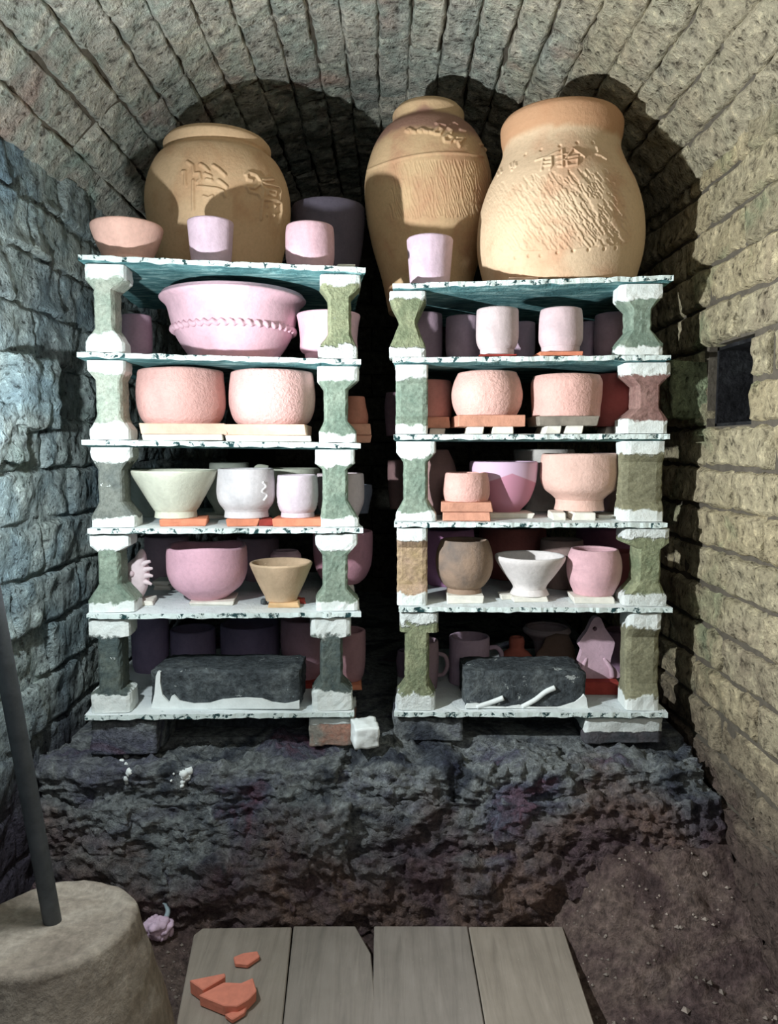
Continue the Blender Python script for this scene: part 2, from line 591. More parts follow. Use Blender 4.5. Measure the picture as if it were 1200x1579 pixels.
# end wall far behind the stacks
V, Fc = [], []
box_into(V, Fc, (XL - 0.1, Y1 - 0.02, 0), (XR + 0.1, Y1 + 0.1, CROWN + 0.1))
wb = mk('wall_back', V, Fc, M_MORTAR, smooth=False)
tag(wb, kind='structure')
mes = [brick_mesh('brick', 0.225, 0.076, 0.04, 400 + i, 0.005, M_BACK, 8, 4) for i in range(5)]
for k in range(17):
    for j in range(6):
        x = XL + 0.05 + j * 0.23 - (k % 2) * 0.115
        if XL + 0.06 < x < XR - 0.06:
            zz = 0.24 + (k + 0.5) * 0.08
            if zz > CROWN - 0.04 or (zz > SPRING and abs(x - XC) + 0.11 > math.sqrt(max(0, RV ** 2 - (zz + 0.04 - ZC) ** 2))): continue
            inst('brick', mes[(k * 3 + j) % 5], wb, Matrix.Translation((x, Y1 - 0.035, zz)))

# ------------------------------------------------------------------ floor
STEP_TOP = at(600, 1152, 1.165).z
V, Fc = [], []
NX, NY = 150, 190
xs = [XL + (XR - XL) * i / NX for i in range(NX + 1)]
ys = [0.15 + 0.55 * i / 20 for i in range(20)] + [0.70 + 0.60 * i / (NY - 21) for i in range(NY - 20)]


def floor_z(x, y):
    z = noise.fractal(Vector((x * 14, y * 14, 1.5)), 0.8, 2.0, 5) * 0.008 + noise.noise(Vector((x * 5, y * 5, 4))) * 0.006 - 0.006
    if x > 0.24:
        t = min(1, (x - 0.24) / 0.24)
        t = t * t * (3 - 2 * t)
        z += 0.05 * t
        g = min(1, max(0, (y - 0.90) / 0.22))
        g = g * g * (3 - 2 * g)
        t2 = min(1, (x - 0.24) / 0.11)
        z += 0.095 * t2 * t2 * (3 - 2 * t2) * g
        z += 0.030 * min(1, t + t2 * g) * noise.fractal(Vector((x * 18, y * 18, 9)), 0.8, 2.0, 4) * 0.7
    if x < -0.30:
        t = min(1, (-0.30 - x) / 0.2)
        z += 0.06 * t * max(0, min(1, (y - 0.95) / 0.12))
    if y > 1.03:
        t = min(1, (y - 1.03) / 0.10)
        z += 0.03 * t * t * (1 if (x < -0.30 or x > 0.26) else 0.15)
    return z


for y in ys:
    for x in xs:
        V.append((x, y, floor_z(x, y)))
for j in range(len(ys) - 1):
    for i in range(NX):
        a = j * (NX + 1) + i
        Fc.append((a, a + 1, a + NX + 2, a + NX + 1))
n = len(V)
V += [(XL, 0.15, -0.08), (XR, 0.15, -0.08), (XR, 1.30, -0.08), (XL, 1.30, -0.08)]
Fc.append((n + 3, n + 2, n + 1, n))
fl = mk('floor', V, Fc, M_EARTH)
tag(fl, kind='structure')

# charred stone step that carries the stacks
step = empty('stone_step', (0, 1.3, 0))
tag(step, 'soot-blackened rough stone step across the kiln that carries both shelf stacks', 'step')
o = mk('fill', *(lambda V, Fc: (box_into(V, Fc, (XL + .012, 1.26, 0), (XR - .012, Y1 - .07, STEP_TOP - 0.022)), (V, Fc))[1])([], []), M_SOOT, smooth=False)
o.parent = step
o.matrix_parent_inverse = Matrix.Translation((0, -1.3, 0))
stones = []
rows = [  # px joints along the row, z top py, z bottom py, front Y
    ([20, 290, 520, 700, 868, 1190], 1190, 1250, 1.156),
    ([20, 190, 420, 528, 770, 985, 1190], 1246, 1330, 1.130),
    ([10, 250, 470, 640, 830, 1010, 1200], 1330, 1440, 1.118)]
sd = 20
for ri, (jx, pt, pb, yf) in enumerate(rows):
    zt, zb = at(600, pt, yf).z, at(600, pb, yf).z
    for a, b in zip(jx[:-1], jx[1:]):
        xa = max(XL + 0.012, at(a, (pt + pb) / 2, yf).x)
        xb = min(XR - 0.012, at(b, (pt + pb) / 2, yf).x)
        sd += 1
        dz = R.uniform(-0.006, 0.006) if ri else R.uniform(-0.004, 0.002)
        dy = 0.17
        m = M_SOOT
        o = rock('stone', (xb - xa + 0.012, dy, zt - zb + 0.014), 40, 0.015, 17, sd, m,
                 ((xa + xb) / 2, yf + dy / 2 + R.uniform(-0.008, 0.008) - 1.3, (zt + zb) / 2 + dz), step, sq=0.90, fine=0.5)
        stones.append(o)

# ------------------------------------------------------------------ kiln stacks
SHT = 0.0125          # shelf thickness
DEPTH = 0.40
SH = {  # per stack: list of (pxL, pyL, pxR, pyR) of the front top edge
    0: dict(YL=1.17, YR=1.213, lev=[(120, 391, 563, 411), (118, 541, 557, 553), (125, 677, 556, 682), (134, 814, 560, 813), (133, 946, 557, 943), (128, 1102, 546, 1097)]),
    1: dict(YL=1.234, YR=1.216, lev=[(606, 436, 1040, 423), (606, 550, 1035, 546), (608, 669, 1034, 668), (608, 804, 1030, 805), (615, 935, 1038, 936), (608, 1097, 1030, 1098)])}
for s in SH.values():
    s['z'] = []
    for (a, b, c, d) in s['lev']:
        s['z'].append((at(a, b, s['YL']).z + at(c, d, s['YR']).z) / 2)
    s['zl'] = [at(l[0], l[1], s['YL']).z for l in s['lev']]
    s['zr'] = [at(l[2], l[3], s['YR']).z for l in s['lev']]


def edgeY(st, px):
    s = SH[st]
    a, _, b, _ = s['lev'][2]
    t = (px - a) / (b - a)
    return s['YL'] + (s['YR'] - s['YL']) * t


def zs(st, k, px):
    """height of a shelf's top at a place along it (the shelves do not lie quite level)"""
    s = SH[st]
    a, _, b, _ = s['lev'][k]
    t = (px - a) / (b - a)
    return s['zl'][k] + (s['zr'][k] - s['zl'][k]) * t


shelf_labels = {
    0: ['topmost whitewashed kiln shelf of the left stack, under the squat tan jar',
        'second whitewashed kiln shelf of the left stack, under the big rope-banded pink bowl',
        'third whitewashed kiln shelf of the left stack, under two thick salmon bowls',
        'fourth whitewashed kiln shelf of the left stack, under the cream conical bowl',
        'fifth whitewashed kiln shelf of the left stack, under the fish figure',
        'lowest whitewashed kiln shelf of the left stack, under a soot-black block'],
    1: ['topmost whitewashed kiln shelf of the right stack, under the largest wide-mouthed jar',
        'second whitewashed kiln shelf of the right stack, under a row of plain pinkish cups',
        'third whitewashed kiln shelf of the right stack, under speckled salmon bowls on slabs',
        'fourth whitewashed kiln shelf of the right stack, under the footed peach bowl',
        'fifth whitewashed kiln shelf of the right stack, under the white conical bowl',
        'lowest whitewashed kiln shelf of the right stack, under a soot-black block with diagonal drips']}


def shelf(st, k):
    s = SH[st]
    a, b, c, d = s['lev'][k]
    z = s['z'][k]
    pl, pr = at(a, b, s['YL']), at(c, d, s['YR'])
    ex = (pr - pl)
    W = ex.length
    ang = math.atan2(ex.y, ex.x)
    roll = -math.atan2(ex.z, math.hypot(ex.x, ex.y))
    nx, ny = 90, 16
    V, Fc = [], []
    off = Vector((st * 9.1 + k * 3.3, 0, 0))

    def edge(x, y):
        jx = jy = 0
        q = noise.fractal(Vector((x * 60, y * 60, 0)) + off, 0.8, 2, 4)
        q2 = noise.noise(Vector((x * 15, y * 15, 7)) + off)
        return (q * 0.0022 + q2 * 0.002)
    for side in (0, 1):
        for j in range(ny + 1):
            for i in range(nx + 1):
                x, y = W * i / nx, DEPTH * j / ny
                dd = edge(x, y)
                dz = 0.0
                border = i in (0, nx) or j in (0, ny)
                if j == 0: y += dd
                if j == ny: y += dd
                if i == 0: x += dd
                if i == nx: x += dd
                if side == 0: dz = noise.noise(Vector((x * 40, y * 40, 2)) + off) * 0.0008 - (0.0014 * (1 + noise.noise(Vector((x * 50, y * 50, 2)) + off)) if border else 0)
                else:
                    dz = -SHT + (0.0030 * (1 + noise.noise(Vector((x * 45, y * 45, 5)) + off)) if border else 0)
                V.append((x, y, dz))
    N = (nx + 1) * (ny + 1)
    for j in range(ny):
        for i in range(nx):
            q = j * (nx + 1) + i
            Fc.append((q, q + 1, q + nx + 2, q + nx + 1))
            Fc.append((N + q, N + q + nx + 1, N + q + nx + 2, N + q + 1))
    ring = [i for i in range(nx + 1)] + [j * (nx + 1) + nx for j in range(1, ny + 1)] + [ny * (nx + 1) + i for i in range(nx - 1, -1, -1)] + [j * (nx + 1) for j in range(ny - 1, 0, -1)]
    for q in range(len(ring)):
        q2 = (q + 1) % len(ring)
        Fc.append((ring[q2], ring[q], N + ring[q], N + ring[q2]))
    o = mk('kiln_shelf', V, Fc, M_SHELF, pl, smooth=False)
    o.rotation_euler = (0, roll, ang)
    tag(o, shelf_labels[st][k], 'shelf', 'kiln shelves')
    return o


for st in SH:
    for k in range(6):
        shelf(st, k)

# posts: name key -> front outline as (height fraction, left px, right px)
PM_GREEN = post_mat('green_grey_prop', (112, 130, 116), (142, 156, 140))
PM_PALE = post_mat('pale_grey_prop', (150, 164, 150), (176, 182, 168), (0.16, 0.22))
PM_GREY = post_mat('dark_grey_prop', (104, 110, 106), (126, 130, 122), (0.18, 0.12))
PM_MOSS = post_mat('speckled_olive_prop', (122, 132, 104), (158, 162, 130), (0.12, 0.16), 2.2)
PM_OLIVE = post_mat('olive_brown_prop', (124, 122, 100), (146, 144, 118), (0.16, 0.14))
PM_RUST = post_mat('rusty_brown_prop', (136, 104, 98), (152, 122, 114), (0.16, 0.20))
PM_TAN = post_mat('tan_banded_prop', (168, 146, 112), (180, 154, 134), (0.16, 0.16))
PM_DARK = post_mat('soot_stained_prop', (76, 88, 88), (106, 114, 106), (0.19, 0.20))


def post(st, k, pts, mat, label, turn=False, depth=0.060, setback=0.006, rough=0.0012, prof=None):
    """k: between shelf k (above) and k+1 (below); pts = (fraction from the foot, left px, right px)"""
    s = SH[st]
    cx = sum((p[1] + p[2]) / 2 for p in pts) / len(pts)
    z0, z1 = zs(st, k + 1, cx), zs(st, k, cx) - SHT
    Yf = edgeY(st, cx) + setback
    pym = (s['lev'][k][1] + s['lev'][k + 1][1]) / 2
    m = mpp(cx, pym, Yf)
    X = at(cx, pym, Yf).x
    H = z1 - z0
    ang = math.atan2(s['YR'] - s['YL'], 0.44)
    # outline
    if not turn:
        fr = [(f, (a - cx) * m, (b - cx) * m) for f, a, b in pts]
    else:
        fr = [(f, -depth / 2 + q, depth / 2 - q) for f, q in prof]
        width = (pts[0][2] - pts[0][1]) * m
    # resample heights
    fs = []
    for (f0, a0, b0), (f1, a1, b1) in zip(fr[:-1], fr[1:]):
        nseg = max(1, int((f1 - f0) / 0.05))
        for i in range(nseg):
            t = i / nseg
            fs.append((f0 + (f1 - f0) * t, a0 + (a1 - a0) * t, b0 + (b1 - b0) * t))
    fs.append(fr[-1])
    nu, nd = 8, 6
    D = depth if not turn else width
    V, Fc = [], []
    per = [(i / nu, 0.0) for i in range(nu)] + [(1.0, j / nd) for j in range(nd)] + [(1 - i / nu, 1.0) for i in range(nu)] + [(0.0, 1 - j / nd) for j in range(nd)]
    L = len(per)
    seed = st * 31 + k * 7 + cx
    for f, a, b in fs:
        for u, v_ in per:
            x = a + (b - a) * u
            y = D * v_
            # soften the arrises
            if u in (0.0, 1.0) and v_ in (0.0, 1.0):
                x += 0.0025 * (1 if u == 0 else -1)
                y += 0.0025 * (1 if v_ == 0 else -1)
            p = Vector((x, y, f * H))
            q = noise.fractal(p * 110 + Vector((seed, 0, 0)), 0.8, 2, 3) * rough
            lim = 1 if 0.01 < f < 0.99 else 0
            p += Vector((q * (1 if u > .5 else -1), q * (1 if v_ > .5 else -1), 0)) * (0.4 + 0.6 * lim)
            V.append(tuple(p))
    for j in range(len(fs) - 1):
        for i in range(L):
            i2 = (i + 1) % L
            Fc.append((j * L + i, j * L + i2, (j + 1) * L + i2, (j + 1) * L + i))
    Fc.append(tuple(range(L - 1, -1, -1)))
    Fc.append(tuple((len(fs) - 1) * L + i for i in range(L)))
    V2 = []
    for x, y, z in V:
        if turn:
            # profile runs in depth, extrusion runs across: centre it
            x, y = y - D / 2, x + depth / 2
        V2.append((x, y, z))
    if turn: Fc = [tuple(reversed(f)) for f in Fc]
    o = mk('kiln_post', V2, Fc, mat, (X, Yf, z0), smooth=False)
    o.rotation_euler.z = ang
    tag(o, label, 'kiln post', 'kiln posts between the shelves')
    return o


def hour(tL, tR, wL, wR, bL, bR, cap=0.13, n0=0.26, n1=0.74, foot=0.13):
    return [(0, bL, bR), (foot, bL, bR), (n0, wL, wR), (n1, wL, wR), (1 - cap, tL, tR), (1, tL, tR)]


TURN = [(0, 0), (0.15, 0), (0.26, 0.012), (0.74, 0.012), (0.84, 0), (1, 0)]
LP = 'kiln post at the left, '
post(0, 0, hour(131, 193, 143, 174, 128, 187, 0.16, 0.28, 0.72, 0.12), PM_PALE, 'pale I-shaped ' + LP + 'beside the rope-banded bowl')
post(0, 1, hour(134, 192, 146, 186, 135, 197, 0.12, 0.28, 0.76), PM_PALE, 'pale I-shaped ' + LP + 'beside the first thick salmon bowl')
post(0, 2, hour(140, 203, 150, 189, 138, 206, 0.12, 0.32, 0.72), PM_GREY, 'dark grey I-shaped ' + LP + 'beside the cream conical bowl')
post(0, 3, hour(138, 200, 150, 184, 133, 206, 0.14, 0.36, 0.78, 0.14), PM_GREEN, 'green-grey I-shaped ' + LP + 'beside the fish figure')
post(0, 4, hour(137, 201, 150, 186, 137, 199, 0.18, 0.24, 0.80, 0.20), PM_DARK, 'sooty I-shaped ' + LP + 'beside the black block')
RP = 'kiln post in the left stack, '
post(0, 0, hour(494, 557, 506, 542, 490, 552, 0.14, 0.30, 0.74), PM_MOSS, 'speckled olive I-shaped ' + RP + 'right of the rope-banded bowl')
post(0, 1, hour(490, 554, 500, 537, 492, 550, 0.18, 0.28, 0.70, 0.14), PM_GREEN, 'green-grey I-shaped ' + RP + 'right of the second thick salmon bowl')
post(0, 2, hour(487, 548, 498, 537, 494, 554, 0.18, 0.34, 0.74, 0.10), PM_GREEN, 'green-grey I-shaped ' + RP + 'right of the ribbed small cup')
post(0, 3, hour(487, 552, 498, 537, 487, 554, 0.14, 0.28, 0.72), PM_GREEN, 'green-grey I-shaped ' + RP + 'right of the tan conical cup')
post(0, 4, hour(479, 542, 494, 529, 481, 544, 0.20, 0.30, 0.78, 0.20), PM_DARK, 'sooty I-shaped ' + RP + 'right of the black block')
CPL = 'kiln post in the right stack, '
post(1, 0, [(0, 600, 657), (0.16, 600, 657), (0.50, 615, 643), (0.56, 615, 643), (0.88, 600, 657), (1, 600, 657)], PM_MOSS, 'speckled hourglass ' + CPL + 'left of the plain cups')
post(1, 1, [(0, 610, 660)], PM_GREEN, 'straight-sided green-grey ' + CPL + 'left of speckled salmon bowls', True, prof=TURN)
post(1, 2, hour(611, 672, 622, 660, 610, 674, 0.14, 0.26, 0.74, 0.08), PM_GREEN, 'pale green I-shaped ' + CPL + 'left of the cup on bricks')
post(1, 3, [(0, 612, 659)], PM_TAN, 'straight-sided tan ' + CPL + 'left of the brown mottled pot', True, prof=TURN)
post(1, 4, hour(616, 676, 624, 662, 612, 672, 0.20, 0.26, 0.80, 0.15), PM_MOSS, 'speckled olive I-shaped ' + CPL + 'left of the diagonally dripped block')
DPL = 'kiln post at the far right, '
post(1, 0, hour(957, 1023, 974, 1007, 957, 1026, 0.18, 0.36, 0.66, 0.16), PM_GREEN, 'stubby green-grey ' + DPL + 'below the largest jar')
post(1, 1, hour(964, 1035, 984, 1020, 962, 1033, 0.18, 0.36, 0.68, 0.20), PM_RUST, 'rusty brown I-shaped ' + DPL + 'beside the dark red pot')
post(1, 2, [(0, 962, 1026)], PM_OLIVE, 'straight-sided olive brown ' + DPL + 'right of the footed peach bowl', True, prof=TURN)
post(1, 3, hour(962, 1033, 984, 1021, 964, 1032, 0.18, 0.30, 0.74, 0.12), PM_MOSS, 'rough speckled I-shaped ' + DPL + 'right of the round pink cup')
post(1, 4, [(0, 968, 1020)], PM_OLIVE, 'straight-sided olive grey ' + DPL + 'right of the pink plaque figure', True, prof=TURN)


# ------------------------------------------------------------------ pots
def catmull(pts, n=6):
    out = []
    P = [pts[0]] + list(pts) + [pts[-1]]
    for i in range(1, len(P) - 2):
        p0, p1, p2, p3 = P[i - 1], P[i], P[i + 1], P[i + 2]
        for j in range(n):
            t = j / n
            q = []
            for a, b, c, d in zip(p0, p1, p2, p3):
                q.append(0.5 * (2 * b + (c - a) * t + (2 * a - 5 * b + 4 * c - d) * t * t + (3 * b - a - 3 * c + d) * t ** 3))
            out.append(tuple(q))
    out.append(pts[-1])
    return out


def lathe_mesh(outer, t=0.006, floor_t=0.010, seg=64, hand=0.0, seed=0.0, ribs=0.0, wave=0.0, facets=0, lift=0.0):
    """outer: (r, z) from foot to rim, z=0 at foot. returns verts, faces with inside wall"""
    prof = catmull(outer)
    rim = prof[-1]
    inner = []
    for i in range(len(prof) - 1, -1, -1):
        r, z = prof[i]
        if z < floor_t + 0.001: break
        inner.append((max(0.002, r - t), z))
    rimr = [(rim[0] - t * 0.15, rim[1] + t * 0.35), (rim[0] - t * 0.5, rim[1] + t * 0.48), (rim[0] - t * 0.85, rim[1] + t * 0.35)]
    full = [(0.0, 0.0)] + prof + rimr + inner + [(inner[-1][0] * 0.6, floor_t), (0.0, floor_t)]
    V, Fc = [], []
    zmax = rim[1]
    rows = []
    for j, (r, z) in enumerate(full):
        if r == 0.0:
            rows.append([len(V)])
            V.append((0, 0, z + lift))
            continue
        row = []
        for i in range(seg):
            a = 2 * math.pi * i / seg
            rr_, zz = r, z
            if hand:
                q = noise.noise(Vector((math.cos(a) * 1.4 + seed, math.sin(a) * 1.4, z * 25)))
                q += 0.4 * noise.noise(Vector((math.cos(a) * 4 + seed, math.sin(a) * 4, z * 70)))
                rr_ += q * hand * (0.3 + 0.7 * min(1, z / zmax))
                zz += hand * 0.5 * (z / zmax) ** 3 * noise.noise(Vector((math.cos(a) * 1.2, math.sin(a) * 1.2, seed)))
            if facets:
                rr_ += hand * 0.0 - 0.012 * r * abs(math.sin(a * facets / 2)) * min(1, z / zmax * 2)
            if ribs and 0.15 < z / zmax < 0.9:
                rr_ += ribs * math.sin(z / zmax * 75)
            if wave:
                zz += wave * (z / zmax) ** 6 * math.sin(a * 3 + seed)
            row.append(len(V))
            V.append((rr_ * math.sin(a), -rr_ * math.cos(a), zz + lift))
        rows.append(row)
    for a, b in zip(rows[:-1], rows[1:]):
        if len(a) == 1 and len(b) == 1: continue
        if len(a) == 1:
            for i in range(seg): Fc.append((a[0], b[(i + 1) % seg], b[i]))
        elif len(b) == 1:
            for i in range(seg): Fc.append((a[i], a[(i + 1) % seg], b[0]))
        else:
            for i in range(seg):
                i2 = (i + 1) % seg
                Fc.append((a[i], a[i2], b[i2], b[i]))
    return V, Fc


def tile(st, k, px0, px1, hpx, off, mat, label, z=None, depth=0.07, name='support_tile', cat='tile', jag=0.003, cxY=None):
    """small slab under a pot. returns its top z"""
    s = SH[st]
    cx = (px0 + px1) / 2
    zb = zs(st, k, cx) if z is None else z
    Y = edgeY(st, cx) + off
    py = s['lev'][k][1]
    m = mpp(cx, py, Y)
    W, H = (px1 - px0) * m, hpx * m
    X = at(cx, py, Y).x
    rr = random.Random(int(px0 * 7 + px1 + hpx))
    bm = bmesh.new()
    bmesh.ops.create_cube(bm, size=1.0)
    for v in bm.verts:
        v.co = Vector((v.co.x * W + rr.uniform(-jag, jag), v.co.y * depth + rr.uniform(-jag, jag), (v.co.z + 0.5) * H))
    bmesh.ops.bevel(bm, geom=bm.edges[:], offset=min(0.0012, H * 0.15), segments=1, affect='EDGES')
    o = from_bm(name, bm, mat, (X, Y + depth / 2, zb))
    o.rotation_euler.z = math.atan2(s['YR'] - s['YL'], 0.44) + rr.uniform(-0.06, 0.06)
    tag(o, label, cat)
    return zb + H


def pot(st, k, cx, off, prof, mat, label, cat='bowl', name=None, z=None, group=None, t=0.006, split=None, **kw):
    """prof: (half width px, py) from rim to foot. off: centre behind the shelf's front edge"""
    s = SH[st]
    zb = zs(st, k, cx) if z is None else z
    Y = edgeY(st, cx) + off
    pyb = prof[-1][1]
    zbase = at(cx, pyb, Y).z
    outer = []
    for hw, py in reversed(prof):
        outer.append((hw * mpp(cx, py, Y), at(cx, py, Y).z - zbase))
    X = at(cx, (prof[0][1] + pyb) / 2, Y).x
    foot = None
    if split:                                   # turned foot as a part of its own
        foot = outer[:split + 1]
        outer = outer[split:]
        z0 = outer[0][1]
        outer = [(r_, z_ - z0) for r_, z_ in outer]
        kw['lift'] = z0
    V, Fc = lathe_mesh(outer, t=t, **kw)
    o = mk(name or cat.replace(' ', '_'), V, Fc, mat, (X, Y, zb + 0.0002))
    if foot:
        fo = [(foot[-1][0] * 0.9, foot[-1][1] + 0.003)]
        V, Fc = lathe_mesh(foot + fo, t=0.004, floor_t=foot[-1][1])
        mk('foot', V, Fc, mat, parent=o)
    tag(o, label, cat, group)
    return o


def tube(name, pts, r, mat, parent=None, loc=(0, 0, 0), n=10, taper=None):
    pts = [Vector(p) for p in catmull([tuple(p) for p in pts], 6)]
    V, Fc = [], []
    L = len(pts)
    for i, p in enumerate(pts):
        d = (pts[min(L - 1, i + 1)] - pts[max(0, i - 1)]).normalized()
        a = d.cross(Vector((0, 1, 0.05)))
        if a.length < 0.1: a = d.cross(Vector((1, 0, 0)))
        a.normalize()
        b = d.cross(a).normalized()
        rr_ = r if taper is None else r * (1 + (taper - 1) * i / (L - 1))
        for j in range(n):
            q = 2 * math.pi * j / n
            V.append(tuple(p + a * rr_ * math.cos(q) + b * rr_ * math.sin(q)))
    for i in range(L - 1):
        for j in range(n):
            j2 = (j + 1) % n
            Fc.append((i * n + j, i * n + j2, (i + 1) * n + j2, (i + 1) * n + j))
    Fc.append(tuple(range(n - 1, -1, -1)))
    Fc.append(tuple((L - 1) * n + j for j in range(n)))
    o = mk(name, V, Fc, mat, loc, parent)
    return o


LAV = (214, 182, 200)
PINK = (232, 180, 196)
ROSE = (216, 168, 180)
SALM = (230, 168, 158)
PEACH = (230, 182, 164)
TAN = (206, 170, 128)
CREAM = (206, 208, 184)
GPINK = (206, 184, 184)
VIOL = (184, 148, 168)
REDD = (196, 112, 100)
GREYV = (150, 134, 160)


# ---- big jars with stamped relief ------------------------------------------------
def jar(cx, Y, zb, prof, strokes, mat, label, t=0.010, nz=250, nfront=380, extra=None):
    """strokes: list of (polyline px points, width m, height m)"""
    pyb = prof[-1][1]
    zbase = at(cx, pyb, Y).z
    outer = [(hw * mpp(cx, py, Y), at(cx, py, Y).z - zbase) for hw, py in reversed(prof)]
    cm = catmull(outer, 12)
    rz = np.array(cm)
    d = np.r_[0, np.cumsum(np.hypot(np.diff(rz[:, 0]), np.diff(rz[:, 1])))]
    q = np.linspace(0, d[-1], nz)
    r = np.interp(q, d, rz[:, 0])
    z = np.interp(q, d, rz[:, 1])
    th = np.r_[np.linspace(-1.62, 1.62, nfront), np.linspace(1.62, 2 * math.pi - 1.62, 62)[1:-1]]
    Hf = np.zeros((nz, len(th)))
    Hp, Hn = Hf.copy(), Hf.copy()
    H0 = at(cx, prof[0][1], Y).z - zbase

    def to_tz(px, py):
        # the pixel hits the front of the jar: find angle and height there
        zz = at(cx, py, Y).z - zbase
        for _ in range(6):
            rr_ = np.interp(zz, z, r)
            X = at(px, py, Y).x - at(cx, py, Y).x
            sn = max(-0.98, min(0.98, X / rr_))
            yy = Y - rr_ * math.sqrt(1 - sn * sn)
            zz = at(px, py, yy).z - zbase
            X = at(px, py, yy).x - at(cx, (prof[0][1] + pyb) / 2, Y).x
            sn = max(-0.98, min(0.98, X / rr_))
        return math.asin(sn), zz
    zi = z[:, None]
    for pts, wd, ht in strokes:
        tz = [to_tz(*p) for p in pts]
        if len(tz) == 1: tz = tz * 2
        F_ = np.zeros_like(Hf)
        for (t0, z0), (t1, z1) in zip(tz[:-1], tz[1:]):
            rr_ = np.interp((z0 + z1) / 2, z, r)
            ia = np.searchsorted(th[:nfront], min(t0, t1) - 3 * wd / rr_)
            ib = np.searchsorted(th[:nfront], max(t0, t1) + 3 * wd / rr_)
            za = np.searchsorted(z, min(z0, z1) - 3 * wd)
            zb_ = np.searchsorted(z, max(z0, z1) + 3 * wd)
            if ib <= ia or zb_ <= za: continue
            A = th[None, ia:ib] * rr_
            B = zi[za:zb_]
            ax, ay, bx, by = t0 * rr_, z0, t1 * rr_, z1
            L2 = (bx - ax) ** 2 + (by - ay) ** 2 + 1e-12
            u = np.clip(((A - ax) * (bx - ax) + (B - ay) * (by - ay)) / L2, 0, 1)
            D2 = (A - ax - u * (bx - ax)) ** 2 + (B - ay - u * (by - ay)) ** 2
            g = np.exp(-(D2 / wd ** 2) ** 1.5)
            F_[za:zb_, ia:ib] = np.maximum(F_[za:zb_, ia:ib], g)
        if ht > 0: Hp = np.maximum(Hp, F_ * ht)
        else: Hn = np.minimum(Hn, F_ * ht)
    Hf = Hp + Hn
    if extra is not None: Hf += extra(z / H0, th, r)
    n = len(th)
    rr2 = r[:, None] + Hf
    X = rr2 * np.sin(th)[None, :]
    Yy = -rr2 * np.cos(th)[None, :]
    Z = np.repeat(z[:, None], n, 1)
    verts = np.stack([X, Yy, Z], -1).reshape(-1, 3)
    # inside wall, coarse
    inner = [(rz[-1, 0] - 0.002, z[-1] + 0.003), (rz[-1, 0] - t * .6, z[-1] + 0.004), (rz[-1, 0] - t, z[-1])]
    for f in (0.93, 0.85, 0.7, 0.5, 0.3, 0.1):
        inner.append((np.interp(f * z[-1], z, r) - t, f * z[-1]))
    ni = []
    iv = []
    for rr_, zz in inner:
        ni.append(len(verts) + len(iv))
        for a in th: iv.append((rr_ * math.sin(a), -rr_ * math.cos(a), zz))
    verts = np.vstack([verts, np.array(iv)])
    Fc = []
    starts = [j * n for j in range(nz)] + ni
    for a, b in zip(starts[:-1], starts[1:]):
        i = np.arange(n)
        i2 = (i + 1) % n
        Fc.append(np.stack([a + i, a + i2, b + i2, b + i], 1))
    Fc = np.vstack(Fc)
    nv = len(verts)
    verts = np.vstack([verts, [[0, 0, 0], [0, 0, 0.03]]])
    Fl = Fc.tolist()
    for i in range(n):
        i2 = (i + 1) % n
        Fl.append((nv, i2, i))
        Fl.append((starts[-1] + i, starts[-1] + i2, nv + 1))
    o = mk('clay_jar', verts.tolist(), Fl, mat, (at(cx, (prof[0][1] + pyb) / 2, Y).x, Y, zb + 0.0002))
    tag(o, label, 'jar', 'big jars on top of the stacks')
    return o


def zp(ox, oy, sc, pts):
    return [(ox + x / sc, oy + y / sc) for x, y in pts]


TANM = clay((214, 172, 124), 0.05, 0.3, (204, 154, 106))
# left squat jar
S = []
for pts in [[(540, 225), (555, 210), (590, 220), (615, 255), (640, 265), (700, 275)], [(620, 245), (675, 238)],
            [(545, 225), (548, 245), (570, 250)], [(555, 285), (580, 290), (600, 275), (618, 255)], [(545, 285), (560, 310), (600, 318), (620, 345)], [(615, 265), (628, 300), (622, 345)],
            [(645, 295), (690, 298), (685, 320), (650, 315), (645, 295)], [(700, 275), (712, 300), (705, 345)],
            [(620, 347), (690, 345), (715, 360), (717, 400), (705, 465)], [(622, 355), (616, 445)],
            [(648, 380)], [(685, 378)], [(645, 425)], [(680, 425)],
            [(265, 185), (290, 200), (295, 240), (320, 235), (325, 265), (310, 282)],
            [(325, 190), (345, 200), (362, 218)], [(385, 190), (410, 205), (440, 232)], [(355, 262), (375, 265)],
            [(410, 262), (430, 275), (448, 292)], [(243, 236), (255, 235), (256, 300)], [(292, 275), (292, 420)],
            [(312, 303), (400, 305), (432, 315), (440, 338)], [(340, 350), (362, 357), (380, 345)], [(345, 235), (372, 245)]]:
    S.append((zp(210, 190, 3.243, pts), 0.0028, 0.0037))
jar(338, 1.44, zs(0, 0, 338), [(77, 219), (81, 224), (80, 233), (78, 239), (92, 250), (104, 275), (109.5, 305), (108, 335), (100, 375), (88, 420), (80, 446)],
    S, TANM, 'squat tan jar with raised seal characters, at the back of the left stack top')

